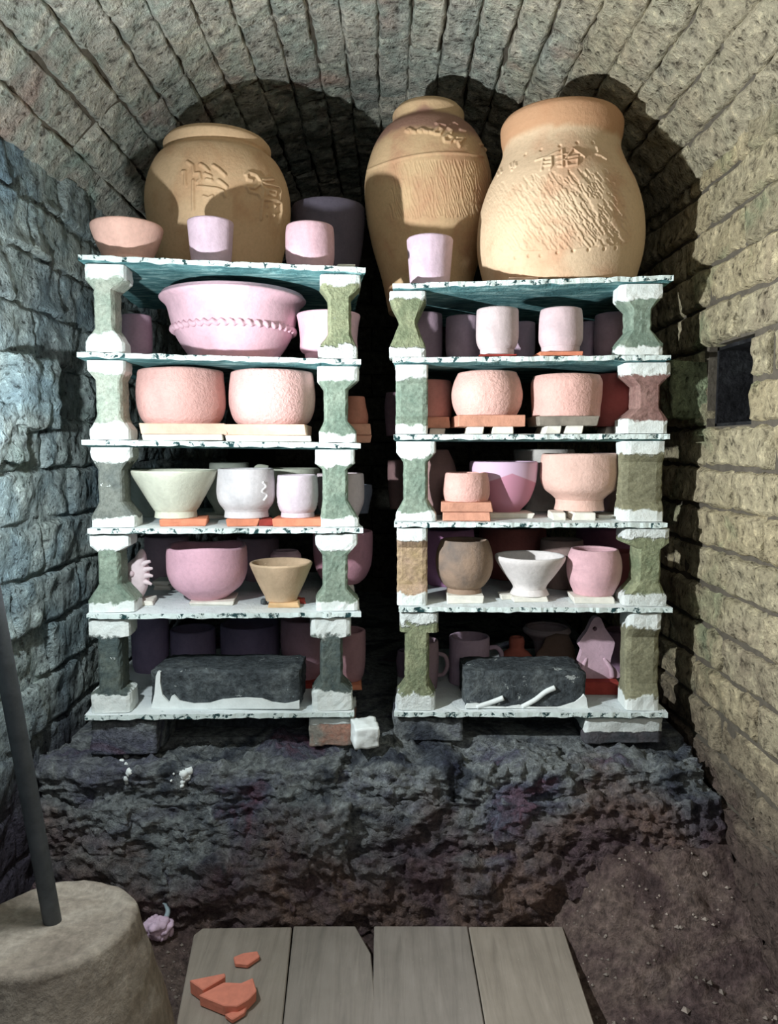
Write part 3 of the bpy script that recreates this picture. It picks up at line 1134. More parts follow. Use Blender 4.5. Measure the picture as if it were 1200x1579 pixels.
# middle jar
S = []
rj = random.Random(3)
for i in range(46):
    for rowy, rowh in ((505, 120), (610, 130), (720, 130), (830, 110)):
        x = 300 + i * 17 + rj.uniform(-6, 6) + (rowy - 505) * -0.10
        yy = rowy + rj.uniform(-12, 12) + 0.00012 * (x - 620) ** 2
        pts = [(x + 8 * math.sin(q * 2.6 + i) * 0.6 + q * 16, yy + q * rowh * 0.5) for q in (0, 0.5, 1, 1.5, 2)]
        S.append((zp(550, 160, 5.217, pts), 0.0014, -0.0013))
for (x, y) in [(400, 250), (450, 255), (500, 250), (550, 255), (590, 262), (420, 238), (520, 240)]:
    S.append((zp(550, 160, 5.217, [(x, y), (x + 22, y + 8)]), 0.0034, 0.0045))
for pts in [[(640, 195), (660, 215), (640, 240)], [(660, 200), (710, 215)], [(735, 240), (765, 260), (755, 285)], [(620, 265), (660, 230), (690, 250), (670, 285), (630, 280), (620, 262)],
            [(700, 315), (730, 295), (775, 320), (750, 350), (710, 345), (700, 315)], [(790, 345), (830, 350), (850, 335)], [(815, 365), (825, 390)],
            [(785, 200), (805, 215)], [(830, 255), (868, 268)], [(805, 320), (865, 325)], [(985, 385), (1000, 390)], [(1030, 400), (1040, 408)]]:
    S.append((zp(550, 160, 5.217, pts), 0.0028, 0.0042))
# ridge line round the shoulder
S.append((zp(550, 160, 5.217, [(90 + i * 37, 437 + 0.00040 * (90 + i * 37 - 680) ** 2) for i in range(26)]), 0.0024, 0.0024))
jar(660, 1.52, zs(1, 0, 660), [(50, 180), (55, 186), (55, 195), (57, 203), (72, 217), (86, 242), (96, 278), (97.5, 305), (95, 340), (86, 385), (70, 440), (60, 490)],
    S, clay((216, 174, 122), 0.06, 0.3, (206, 150, 106), (0.80, 0.925, (142, 104, 96), 0.14)), 'tall narrow-mouthed tan jar with a ridged shoulder and fine comb marks')

# right jar
S = []
rj = random.Random(11)
for i in range(520):
    x = rj.uniform(70, 1000)
    top = 420 + 0.00030 * (x - 660) ** 2
    y = rj.uniform(top, 940)
    ln = rj.uniform(35, 95) * (1.0 if x > 300 else 0.7)
    pts = []
    n = 4
    for q in range(n + 1):
        f = q / n
        pts.append((x + f * ln * 0.62 + rj.uniform(-6, 6), min(965, y + f * ln + rj.uniform(-4, 4))))
    fade = 0.4 + 0.6 * min(1, max(0, (x - 80) / 350))
    S.append((zp(730, 130, 4.444, pts), 0.0012, -0.0017 * fade))
for pts in [[(440, 345), (520, 325), (590, 295)], [(492, 340), (480, 412)], [(500, 335), (545, 330), (548, 390), (535, 412)], [(495, 360), (540, 357)], [(492, 385), (540, 382)],
            [(615, 285), (618, 400), (590, 395)], [(580, 330), (642, 318)], [(585, 365), (632, 355)], [(685, 285), (640, 345)], [(690, 290), (757, 350)], [(655, 342), (715, 336)],
            [(645, 365), (715, 360), (712, 395), (650, 400), (645, 365)]]:
    S.append((zp(730, 130, 4.444, pts), 0.0018, 0.0030))
for pts in [[(835, 300), (840, 325)], [(835, 345), (860, 355)], [(875, 320), (890, 340)], [(872, 368), (892, 385)], [(185, 420), (190, 440)], [(205, 395), (212, 420)],
            [(268, 365), (280, 388)], [(290, 352), (295, 388)], [(305, 358), (310, 378)], [(278, 402), (284, 404)]]:
    S.append((zp(730, 130, 4.444, pts), 0.0022, 0.0028))
for p in [(370, 300), (475, 275), (600, 258), (712, 250), (810, 265), (297, 1020), (390, 1008), (470, 1008), (582, 992), (685, 985), (785, 985), (885, 990), (955, 992), (995, 965)]:
    S.append((zp(730, 130, 4.444, [p]), 0.0024, -0.0032))
zj = tile(1, 0, 785, 832, 5, 0.012, M_TILE_PINK, 'thin pinkish tile wedged under the front of the largest jar', depth=0.05)
tile(1, 0, 900, 950, 5, 0.03, M_TILE_GREY, 'thin dark tile under the right of the largest jar', depth=0.05)
tile(1, 0, 830, 880, 5, 0.19, M_TILE_GREY, 'thin tile under the back of the largest jar', depth=0.04)
jar(864, 1.355, zj, [(90, 160), (93, 167), (92, 182), (89, 205), (98, 232), (112, 262), (122, 295), (126, 328), (125, 360), (118, 392), (109, 419)],
    S, clay((220, 184, 142), 0.05, 0.3, (214, 162, 120), (0.85, 1.2, (186, 138, 102), 0.16)), 'largest tan jar, wide-mouthed with slanting gouges, at the right of the right stack top')

# ---- left stack, top ----
pot(0, 0, 196, 0.075, [(54, 325), (53, 332), (46, 352), (39, 368), (37, 374), (40, 378), (38, 386)], clay((236, 178, 158)), 'flared salmon bowl at the left corner of the left stack top', split=2)
pot(0, 0, 325, 0.062, [(35.5, 326), (34, 345), (32, 370), (29, 393), (28, 396)], clay(LAV), 'tapered lavender-pink cup on the left stack, in front of the squat jar', 'cup', facets=12)
pot(0, 0, 478, 0.066, [(36.5, 332), (37.5, 345), (37.5, 372), (36, 386), (32, 402)], clay(ROSE), 'rounded rose cup at the right end of the left stack top', 'cup')
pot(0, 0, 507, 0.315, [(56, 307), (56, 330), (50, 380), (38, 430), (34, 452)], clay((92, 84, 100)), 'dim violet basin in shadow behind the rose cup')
tile(0, 0, 518, 545, 5, 0.01, M_WHITE_TILE, 'white chip lying at the right front of the left stack top', depth=0.02, name='clay_chip', cat='chip')
# ---- left stack, second shelf ----
for a, b, w_ in ((297, 345, 'left'), (350, 420, 'right')):
    zt = tile(0, 1, a, b, 4, 0.05, M_TILE_PINK, 'thin tile under the %s side of the rope-banded bowl' % w_, depth=0.06)
big = pot(0, 1, 361, 0.140, [(108, 447), (111, 452), (103, 460), (99, 468), (95, 485), (90, 503), (80, 522), (69, 538), (66, 547)], clay(PINK), 'big pink bowl with a rope band, on the second shelf of the left stack', z=zt, seg=96, t=0.008)
# rope band
Yb = edgeY(0, 361) + 0.140
rb = 91.5 * mpp(361, 500, Yb)
zb_ = at(361, 499, Yb).z - at(361, 547, Yb).z
V, Fc = [], []
NR, NS = 300, 10
for i in range(NR):
    a = 2 * math.pi * i / NR
    for j in range(NS):
        q = 2 * math.pi * j / NS
        m_ = 0.0042 * (1 + 0.45 * math.sin(46 * a + q * 1.0))
        rr_ = rb + m_ * math.cos(q)
        V.append((rr_ * math.sin(a), -rr_ * math.cos(a), zb_ + m_ * 1.15 * math.sin(q)))
for i in range(NR):
    for j in range(NS):
        i2, j2 = (i + 1) % NR, (j + 1) % NS
        Fc.append((i * NS + j, i2 * NS + j, i2 * NS + j2, i * NS + j2))
mk('rope_band', V, Fc, clay(PINK), parent=big)
pot(0, 1, 211, 0.15, [(22, 474), (23, 500), (22, 525), (17, 538), (15, 545)], clay(VIOL), 'dim violet-pink cup behind the left post on the second shelf', 'cup')
zt = tile(0, 1, 474, 522, 4, 0.05, M_TERRA_RED, 'thin dark red tile under the pink cup behind the speckled olive post')
pot(0, 1, 507, 0.115, [(49, 474), (46, 490), (44, 510), (44, 526), (37, 533), (35, 546)], clay(PINK), 'pink cup with a turned foot behind the right post, second shelf of the left stack', 'cup', z=zt, split=1)
# ---- left stack, third shelf ----
z1 = tile(0, 2, 215, 336, 9, 0.012, M_WHITE_TILE, 'lower white slab under the left thick salmon bowl', depth=0.12, name='support_slab', cat='slab')
z1 = tile(0, 2, 209, 339, 17, 0.008, M_TILE_PINK, 'pinkish cream slab directly under the left thick salmon bowl', z=z1, depth=0.13, name='support_slab', cat='slab')
pot(0, 2, 280, 0.078, [(64, 569), (66, 590), (66.5, 610), (65, 625), (60, 640), (53, 648)], clay(SALM, 0.08, 0.7), 'left one of the two thick rough salmon bowls on slabs', z=z1, hand=0.0016, seed=2, t=0.009)
z1 = tile(0, 2, 345, 472, 9, 0.012, M_WHITE_TILE, 'lower white slab under the right thick salmon bowl', depth=0.12, name='support_slab', cat='slab')
z1 = tile(0, 2, 345, 469, 17, 0.008, M_TILE_PINK, 'pinkish cream slab directly under the right thick salmon bowl', z=z1, depth=0.13, name='support_slab', cat='slab')
pot(0, 2, 420, 0.078, [(63, 574), (65, 592), (66, 610), (64, 628), (58, 644), (50, 652)], clay((234, 176, 168), 0.08, 0.8), 'right one of the two thick rough salmon bowls on slabs', z=z1, hand=0.0016, seed=8, t=0.009)
z1 = tile(0, 2, 530, 568, 12, 0.10, M_BRICKPINK, 'lower brick piece under the dim orange pot in the gap', depth=0.06, name='brick_piece', cat='brick')
z1 = tile(0, 2, 526, 571, 17, 0.095, M_BRICKPINK, 'upper brick piece under the dim orange pot in the gap', z=z1, depth=0.06, name='brick_piece', cat='brick')
pot(0, 2, 546, 0.125, [(17, 611), (19, 625), (22, 640), (21, 651)], clay((196, 118, 92)), 'dim orange pot on brick pieces behind the right post', 'pot', z=z1)
# ---- left stack, fourth shelf ----
z1 = tile(0, 3, 243, 313, 11, 0.020, M_TERRA, 'orange brick tile under the cream conical bowl', depth=0.07)
pot(0, 3, 271, 0.060, [(65, 733), (62, 741), (50, 762), (38, 783), (33, 791), (31, 794), (32, 803)], clay(CREAM), 'cream conical bowl on an orange tile, left front of the fourth shelf', z=z1, split=2)
z1 = tile(0, 3, 345, 395, 11, 0.018, M_TERRA, 'orange brick tile under the pale grey-lilac cup', depth=0.065)
tile(0, 3, 398, 418, 10, 0.020, M_TERRA_RED, 'small dark orange brick chip right of the pale grey-lilac cup', depth=0.04)
lc = pot(0, 3, 380, 0.060, [(42.5, 731), (43.5, 742), (45, 765), (42, 780), (35, 790), (33, 794), (34, 803)], clay((216, 210, 212)), 'pale grey-lilac round cup with a clay squiggle on its side', 'cup', z=z1, split=2)
Yc = edgeY(0, 380) + 0.060
sq = []
for (x, y) in [(411, 748), (415, 755), (410, 762), (416, 768), (412, 776)]:
    rr_ = 44.5 * mpp(380, 760, Yc)
    xx = (x - 380) * mpp(380, 760, Yc)
    sq.append((xx, -math.sqrt(max(0.00001, rr_ ** 2 - xx ** 2)), at(380, y, Yc).z - at(380, 803, Yc).z))
tube('clay_squiggle', sq, 0.0022, clay((226, 222, 222)), lc, n=8)
z1 = tile(0, 3, 420, 494, 12, 0.014, M_TERRA, 'orange brick tile under the small ribbed cup', depth=0.07)
pot(0, 3, 459, 0.050, [(30.5, 741), (31, 750), (31.5, 775), (29, 789), (25, 796), (26, 803)], clay((208, 190, 200)), 'small ribbed lilac cup on an orange tile, beside the right post', 'cup', z=z1, ribs=0.0005, split=1)
pot(0, 3, 235, 0.20, [(43, 722), (40, 740), (32, 765), (24, 782), (22, 793)], clay((150, 160, 152)), 'dim grey-green bowl behind the cream conical bowl')
z1 = tile(0, 3, 312, 366, 5, 0.15, M_WHITE_TILE, 'white tile under the green-grey bowl behind the lilac cup')
pot(0, 3, 355, 0.185, [(45, 724), (42, 740), (35, 762), (25, 780), (24, 788)], clay((188, 196, 178)), 'green-grey bowl half hidden behind the pale lilac cup', z=z1)
mg = pot(0, 3, 449, 0.180, [(44, 716), (44, 730), (42, 755), (38, 775), (30, 789)], clay((186, 190, 168)), 'tall green-grey pitcher behind the small ribbed cup', 'pitcher')
Ym = edgeY(0, 447) + 0.175
m_ = mpp(447, 720, Ym)
tube('handle', [(-40 * m_, -0.012, 60 * m_), (-50 * m_, -0.014, 66 * m_), (-53 * m_, -0.014, 74 * m_), (-47 * m_, -0.012, 79 * m_), (-34 * m_, -0.008, 77 * m_)], 0.004, clay((186, 190, 168)), mg)
pot(0, 3, 354, 0.31, [(30, 706), (30, 716), (28, 750), (26, 779)], clay((180, 188, 170)), 'squarish grey-green cup at the back centre of the fourth shelf', 'cup')
pot(0, 3, 525, 0.120, [(36, 727), (37, 745), (36, 770), (28, 790), (25, 797)], clay((206, 186, 190)), 'pinkish grey cup hidden by the right post, fourth shelf of the left stack', 'cup')
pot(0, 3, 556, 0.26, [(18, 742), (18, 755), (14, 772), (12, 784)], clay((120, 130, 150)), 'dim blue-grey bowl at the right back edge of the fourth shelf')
# ---- left stack, fifth shelf ----
z5 = SH[0]['z'][4]
zt = tile(0, 4, 288, 356, 6, 0.05, M_WHITE_TILE, 'white tile under the large smooth pink bowl', depth=0.08)
pot(0, 4, 320, 0.095, [(60, 841), (61, 855), (60, 880), (52, 899), (38, 911), (30, 918)], clay((230, 168, 188), 0.06), 'large smooth pink bowl with a wavy rim on the fifth shelf', z=zt, wave=0.0018, seed=1, t=0.008)
zt = tile(0, 4, 412, 459, 8, 0.030, M_TILE_YEL, 'pale orange tile under the tan conical cup', depth=0.055)
pot(0, 4, 434, 0.058, [(48, 872), (45, 880), (35, 903), (26, 921), (24, 928)], clay((210, 174, 134)), 'tan conical cup on a pale orange tile, fifth shelf', 'cup', z=zt)
rock('pebble', (0.010, 0.010, 0.008), 3, 0.001, 90, 2, M_DARKBLOCK, at(407, 925, edgeY(0, 407) + .06) * 1, None)
o = bpy.data.objects['pebble']; o.location.z = z5 + 0.0042; tag(o, 'dark pebble left of the tan conical cup', 'pebble')
tile(0, 4, 458, 470, 9, 0.06, M_TERRA_RED, 'dark red crumb right of the tan conical cup', depth=0.012, name='brick_crumb', cat='chip')
pot(0, 4, 258, 0.30, [(33, 832), (33, 860), (30, 885), (22, 898)], clay(VIOL), 'dim violet pot behind the fish figure', 'pot')
zt = tile(0, 4, 237, 262, 7, 0.19, M_WHITE_TILE, 'lower of two stacked white tiles behind the fish figure', depth=0.05)
tile(0, 4, 236, 260, 7, 0.19, M_WHITE_TILE, 'upper of two stacked white tiles behind the fish figure', z=zt, depth=0.05)
pot(0, 4, 398, 0.30, [(32, 832), (32, 855), (29, 880), (20, 896)], clay(VIOL), 'dim violet pot behind the large smooth pink bowl', 'pot')
lid = pot(0, 4, 441, 0.17, [(20, 846), (23, 850), (24, 858), (26, 866), (27, 890), (22, 908)], clay(PINK), 'pink lidded jar behind the tan conical cup', 'jar', name='lidded_jar')
zt = tile(0, 4, 525, 545, 12, 0.16, M_WHITE_TILE, 'white prop under the wide mauve pot behind the right post', depth=0.03)
pot(0, 4, 529, 0.19, [(46, 815), (46, 835), (44, 862), (36, 882), (26, 892)], clay((208, 140, 160)), 'wide mauve pot behind the right post, fifth shelf of the left stack', 'pot', z=zt)
# fish / bird figure
ff = empty('fish_figure', (at(212, 880, edgeY(0, 212) + 0.075).x, edgeY(0, 212) + 0.075, z5))
tag(ff, 'pale pinkish fish figure with fins and a round eye, standing on the fifth shelf', 'figurine')
zt = tile(0, 4, 208, 233, 7, 0.055, M_WHITE_TILE, 'small white tile under the fish figure', depth=0.05)
ff.location.z = zt
m_ = mpp(212, 880, ff.location.y)
FM = clay((218, 196, 200))


def blob(name, outline, thick, mat, parent, loc=(0, 0, 0), dome=0.6, smooth=True):
    """a rounded plaque from an outline (x,z) with real thickness"""
    c = Vector((sum(p[0] for p in outline) / len(outline), 0, sum(p[1] for p in outline) / len(outline)))
    pts = [Vector((x, 0, z)) for x, z in outline]
    rings = [(1.0, 0.0), (0.97, 0.30), (0.85, 0.62), (0.55, 0.9)]
    V, Fc = [], []
    N = len(pts)
    idx = []
    for s_, h in [(0.55, -.9), (0.85, -.62), (0.97, -.30)] + rings:
        idx.append(len(V))
        for p in pts:
            q = c + (p - c) * s_
            V.append((q.x, -h * thick / 2, q.z))
    a0 = len(V); V.append((c.x, thick / 2, c.z))
    a1 = len(V); V.append((c.x, -thick / 2, c.z))
    for a, b in zip(idx[:-1], idx[1:]):
        for i in range(N):
            i2 = (i + 1) % N
            Fc.append((a + i, a + i2, b + i2, b + i))
    for i in range(N):
        i2 = (i + 1) % N
        Fc.append((a0, idx[0] + i2, idx[0] + i))
        Fc.append((a1, idx[-1] + i, idx[-1] + i2))
    o = mk(name, V, Fc, mat, loc, parent, smooth)
    bm = bmesh.new(); bm.from_mesh(o.data)
    bmesh.ops.recalc_face_normals(bm, faces=bm.faces[:])
    bm.to_mesh(o.data); bm.free()
    return o


out = [(-18, 0), (-21, 18), (-20, 40), (-14, 56), (-2, 66), (7, 79), (13, 70), (14, 58), (18, 46), (16, 24), (10, 8), (4, 0)]
out = [(x, z) for x, z in catmull(out, 3)]
blob('body', [(x * m_, z * m_) for x, z in out], 0.036, FM, ff)
for (x0, z0, x1, z1) in [(8, 52, 23, 60), (10, 44, 26, 49), (11, 36, 26, 37), (10, 28, 24, 24)]:
    tube('fin', [(x0 * m_, -0.006, z0 * m_), ((x0 * .5 + x1 * .5) * m_, -0.010, (z0 + z1) / 2 * m_ + .002), (x1 * m_, -0.008, z1 * m_)], 0.0062, FM, ff, taper=0.35, n=8)
bm = bmesh.new()
bmesh.ops.create_uvsphere(bm, u_segments=14, v_segments=8, radius=0.0055)
from_bm('eye', bm, clay((200, 172, 178)), (-4 * m_, -0.0175, 42 * m_), ff, True)
# ---- left stack, lowest shelf ----
z6 = SH[0]['z'][5]


def block(px0, px1, py_top, py_bot, st, depth, seed, label, drips):
    z = zs(st, 5, (px0 + px1) / 2) + 0.0006
    p0, p1 = on(px0, py_bot, z), on(px1, py_bot, z)
    W = p1.x - p0.x
    Y = (p0.y + p1.y) / 2
    H = at(600, py_top, Y).z - z
    bm = bmesh.new()
    bmesh.ops.create_cube(bm, size=1.0)
    bmesh.ops.subdivide_edges(bm, edges=bm.edges[:], cuts=22, use_grid_fill=True)
    for v in bm.verts:
        p = Vector((v.co.x * W, v.co.y * depth, (v.co.z + 0.5) * H))
        e = sorted([0.5 - abs(v.co.x), 0.5 - abs(v.co.y), 0.5 - abs(v.co.z)])
        q = noise.fractal(p * 40 + Vector((seed, 0, 0)), 0.8, 2, 4) * 0.0022
        sg = Vector((np.sign(v.co.x) * (abs(v.co.x) > .49), np.sign(v.co.y) * (abs(v.co.y) > .49), np.sign(v.co.z) * (abs(v.co.z) > .49) * (v.co.z > 0)))
        p += sg * q
        if e[1] < 0.02: p -= sg * 0.0035
        v.co = p
    root = empty('soot_block', ((p0.x + p1.x) / 2, Y + depth / 2, z))
    tag(root, label, 'block')
    from_bm('body', bm, M_DARKBLOCK, (0, 0, 0), root, smooth=True)
    m = mpp((px0 + px1) / 2, py_bot, Y)
    for pl in drips:
        if len(pl) > 6 or pl[0] == pl[-1]:
            pts = [((x - (px0 + px1) / 2) * m, max(0.0002, (py_bot - y) * m)) for x, y in pl]
            V = [(x, -depth / 2 - 0.0042, zz) for x, zz in pts] + [(x, -depth / 2 + 0.003, zz) for x, zz in pts]
            N = len(pts)
            Fc = [tuple(range(N)), tuple(range(2 * N - 1, N - 1, -1))] + [(i, i + N, (i + 1) % N + N, (i + 1) % N) for i in range(N)]
            o = mk('glaze_drip', V, Fc, M_WASH, parent=root, smooth=False)
            bm = bmesh.new(); bm.from_mesh(o.data); bmesh.ops.recalc_face_normals(bm, faces=bm.faces[:]); bm.to_mesh(o.data); bm.free()
        else:
            pts = [((x - (px0 + px1) / 2) * m, -depth / 2 - 0.002, max(0.002, (py_bot - y) * m)) for x, y in pl]
            tube('glaze_drip', pts, 0.0042, M_WASH, root, n=8, taper=1.15)
    return root


block(234, 462, 1034, 1092, 0, 0.10, 4, 'soot-black block with a white wash skirt on the lowest shelf of the left stack',
      [[(234, 1092), (240, 1068), (243, 1040), (246, 1033), (250, 1034), (249, 1050), (252, 1070), (262, 1082), (266, 1072), (270, 1070), (278, 1079), (300, 1084), (325, 1083), (345, 1077), (380, 1075), (405, 1076), (420, 1082), (440, 1084), (462, 1080), (462, 1092)]])
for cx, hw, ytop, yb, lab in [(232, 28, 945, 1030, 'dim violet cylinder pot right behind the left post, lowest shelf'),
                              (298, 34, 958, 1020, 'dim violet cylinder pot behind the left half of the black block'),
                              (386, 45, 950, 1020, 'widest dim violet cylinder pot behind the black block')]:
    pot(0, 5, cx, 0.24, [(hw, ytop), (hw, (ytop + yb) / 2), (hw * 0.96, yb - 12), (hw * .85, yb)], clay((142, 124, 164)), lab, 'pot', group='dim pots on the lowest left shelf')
zt = tile(0, 5, 452, 500, 8, 0.12, M_TERRA_RED, 'red tile under the mauve pot left of the right post, lowest shelf', depth=0.07)
pot(0, 5, 470, 0.165, [(36, 950), (37, 985), (33, 1012), (25, 1030), (22, 1038)], clay((176, 128, 146)), 'mauve rounded pot between the black block and the right post', 'pot', z=zt)
zt = tile(0, 5, 520, 556, 8, 0.11, M_TERRA, 'orange-red tile under the pot behind the lowest right post', depth=0.07)
pot(0, 5, 536, 0.15, [(28, 955), (28, 990), (26, 1015), (22, 1028)], clay((176, 124, 132)), 'dusky pink pot behind the lowest right post of the left stack', 'pot', z=zt)

# ---- right stack, top ----
pot(1, 0, 663, 0.07, [(36, 353), (35, 365), (33, 390), (31, 415), (29, 430)], clay(LAV), 'tapered lavender cup on the right stack, in front of the narrow-mouthed jar', 'cup', facets=12)
# ---- right stack, second shelf ----
zt = tile(1, 1, 739, 796, 4, 0.012, M_TERRA_RED, 'dark red tile under the left lit cup, second shelf of the right stack', depth=0.07)
pot(1, 1, 767, 0.048, [(32, 473), (32.5, 490), (32.5, 515), (30, 526), (26, 533), (26, 543)], clay(GPINK), 'left one of two lit pinkish grey cups, second shelf of the right stack', 'cup', z=zt, split=1)
zt = tile(1, 1, 831, 901, 7, 0.010, M_TERRA, 'orange tile under the right lit cup, second shelf of the right stack', depth=0.07)
pot(1, 1, 865, 0.048, [(31.5, 472), (33, 485), (33.5, 505), (33, 518), (29, 528), (28, 538)], clay((212, 182, 186)), 'right one of two lit pinkish grey cups, second shelf of the right stack', 'cup', z=zt, split=1)
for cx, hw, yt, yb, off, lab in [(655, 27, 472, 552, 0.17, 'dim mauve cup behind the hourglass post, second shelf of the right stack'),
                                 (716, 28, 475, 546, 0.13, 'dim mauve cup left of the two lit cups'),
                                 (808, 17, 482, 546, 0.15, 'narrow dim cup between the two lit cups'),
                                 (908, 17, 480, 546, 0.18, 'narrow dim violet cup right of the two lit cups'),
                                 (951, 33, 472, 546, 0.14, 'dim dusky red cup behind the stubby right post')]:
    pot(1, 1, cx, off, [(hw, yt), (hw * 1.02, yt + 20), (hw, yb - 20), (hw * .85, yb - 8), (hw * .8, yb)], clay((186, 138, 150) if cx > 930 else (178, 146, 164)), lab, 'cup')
# ---- right stack, third shelf ----


def props(k, pairs, hpx, off, who, depth=0.05):
    for i, (a, b) in enumerate(pairs):
        z = tile(1, k, a, b, hpx, off, M_WHITE_TILE, '%s white prop under %s' % (('left', 'right')[i], who), depth=depth, name='white_prop', cat='prop')
    return z


z1 = props(2, [(722, 750), (763, 795)], 11, 0.012, 'the slab of the round speckled salmon bowl', 0.09)
z1 = tile(1, 2, 705, 808, 18, 0.010, M_BRICKPINK, 'pinkish slab under the round speckled salmon bowl', z=z1, depth=0.105, name='support_slab', cat='slab')
pot(1, 2, 751, 0.064, [(46, 578), (51, 590), (54.5, 608), (52, 626), (45, 641)], clay((234, 176, 162), 0.08, 0.7), 'round-bellied speckled salmon bowl on a pinkish slab', z=z1, hand=0.001, seed=4, t=0.009)
z1 = props(2, [(842, 866), (876, 903)], 12, 0.012, 'the slab of the straight speckled salmon bowl', 0.09)
z1 = tile(1, 2, 830, 922, 15, 0.010, M_TILE_GREY, 'grey slab under the straight speckled salmon bowl', z=z1, depth=0.10, name='support_slab', cat='slab')
pot(1, 2, 873, 0.064, [(51, 580), (54, 588), (54, 605), (52, 625), (51, 640)], clay((232, 172, 158), 0.08, 0.7), 'straight-sided speckled salmon bowl on a grey slab', z=z1, hand=0.001, seed=6, t=0.009, facets=10)
z1 = props(2, [(640, 656), (664, 688)], 10, 0.075, 'the slab of the dull red pot behind the left post', 0.07)
z1 = tile(1, 2, 630, 697, 17, 0.07, M_BRICKPINK, 'dull pink slab under the dull red pot behind the left post', z=z1, depth=0.09, name='support_slab', cat='slab')
pot(1, 2, 656, 0.115, [(40, 586), (43, 600), (44, 615), (40, 640)], clay((190, 122, 110)), 'dull red pot behind the left post, third shelf of the right stack', 'pot', z=z1)
z1 = props(2, [(936, 960), (966, 985)], 12, 0.09, 'the deep red pot', 0.06)
pot(1, 2, 955, 0.12, [(46, 578), (48, 600), (46, 630), (38, 655)], clay((184, 84, 78)), 'deep red pot beside the rusty right post, third shelf of the right stack', 'pot', z=z1)
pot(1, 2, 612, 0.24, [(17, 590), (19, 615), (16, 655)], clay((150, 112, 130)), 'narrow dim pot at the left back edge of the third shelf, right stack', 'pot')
# ---- right stack, fourth shelf ----
z1 = tile(1, 3, 683, 758, 14, 0.008, M_BRICKPINK, 'lower pink brick piece under the small salmon cup', depth=0.07, name='brick_piece', cat='brick')
z1 = tile(1, 3, 683, 761, 15, 0.006, M_BRICKPINK, 'upper pink brick piece under the small salmon cup', z=z1, depth=0.075, name='brick_piece', cat='brick')
pot(1, 3, 719, 0.046, [(33, 738), (35.5, 752), (36, 768), (33, 779)], clay((232, 170, 156), 0.08, 0.6), 'small salmon cup standing on pink brick pieces', 'cup', z=z1, hand=0.0008)
z1 = tile(1, 3, 752, 823, 8, 0.055, M_WHITE_TILE, 'white tile under the mauve bowl with a pale glaze band', depth=0.07)
t_ = NT('two_tone_mauve_clay')
co = t_.coord('Generated')
sx = t_.node('ShaderNodeSeparateXYZ'); t_.l.new(co, sx.inputs[0])
edge = t_.math('ADD', sx.outputs[2], t_.math('MULTIPLY', t_.math('ABSOLUTE', t_.math('SUBTRACT', sx.outputs[0], 0.55)), 0.5))
t_.col(t_.mix(t_.sstep(edge, 0.76, 0.79), lin((192, 136, 156)), lin((210, 182, 204))))
M_TWO = t_.m
pot(1, 3, 776, 0.105, [(52, 715), (52, 726), (49, 748), (40, 772), (28, 786), (26, 789)], M_TWO, 'mauve bowl with a pale band at the rim, behind the small salmon cup', z=z1)
z1 = props(3, [(853, 875), (886, 920)], 12, 0.022, 'the footed peach bowl', 0.06)
pot(1, 3, 894, 0.088, [(60, 707), (61, 722), (60, 742), (54, 758), (42, 768), (36, 774), (36, 780), (38, 790)], clay(PEACH, 0.06, 0.4), 'footed peach bowl with a hand-pinched wall on two white props', z=z1, hand=0.0022, seed=9, facets=11, t=0.008, split=2)
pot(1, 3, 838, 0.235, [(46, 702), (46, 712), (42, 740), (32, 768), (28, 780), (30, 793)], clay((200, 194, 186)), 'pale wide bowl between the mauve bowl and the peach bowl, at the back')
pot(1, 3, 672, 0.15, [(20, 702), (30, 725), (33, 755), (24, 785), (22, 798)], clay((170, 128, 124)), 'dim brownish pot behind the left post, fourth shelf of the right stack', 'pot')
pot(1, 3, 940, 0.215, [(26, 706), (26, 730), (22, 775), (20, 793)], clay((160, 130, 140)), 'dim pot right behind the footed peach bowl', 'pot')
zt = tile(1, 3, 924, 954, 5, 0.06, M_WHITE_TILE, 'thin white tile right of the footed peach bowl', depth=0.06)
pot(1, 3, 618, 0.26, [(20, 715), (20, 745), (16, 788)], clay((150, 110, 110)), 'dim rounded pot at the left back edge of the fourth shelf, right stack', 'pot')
# ---- right stack, fifth shelf ----
zt = tile(1, 4, 690, 746, 12, 0.022, M_WHITE_TILE, 'white tile under the brown mottled pot', depth=0.06)
pot(1, 4, 716, 0.062, [(37, 841), (42, 856), (44, 874), (41, 892), (33, 906), (26, 912), (27, 919)], clay((158, 128, 104), 0.2, 0.4, (112, 100, 92)), 'brown mottled rounded pot on a white tile, fifth shelf of the right stack', 'pot', z=zt, hand=0.0008, seed=3, split=1)
zt = tile(1, 4, 790, 846, 8, 0.035, M_WHITE_TILE, 'white tile under the white conical bowl', depth=0.06)
tile(1, 4, 773, 790, 8, 0.055, M_WHITE_TILE, 'small white chip left of the white conical bowl', depth=0.03)
pot(1, 4, 817, 0.068, [(54, 857), (52, 864), (40, 882), (28, 898), (25, 905), (30, 914)], clay((222, 214, 210)), 'white conical bowl on a narrow foot, middle of the fifth shelf', z=zt, split=1)
zt = tile(1, 4, 887, 949, 10, 0.025, M_WHITE_TILE, 'white tile under the round pink cup', depth=0.06)
pot(1, 4, 916, 0.062, [(36, 853), (40, 864), (41.5, 880), (39, 898), (33, 912), (30, 919)], clay((226, 170, 178)), 'round pink cup at the right end of the fifth shelf', 'cup', z=zt)
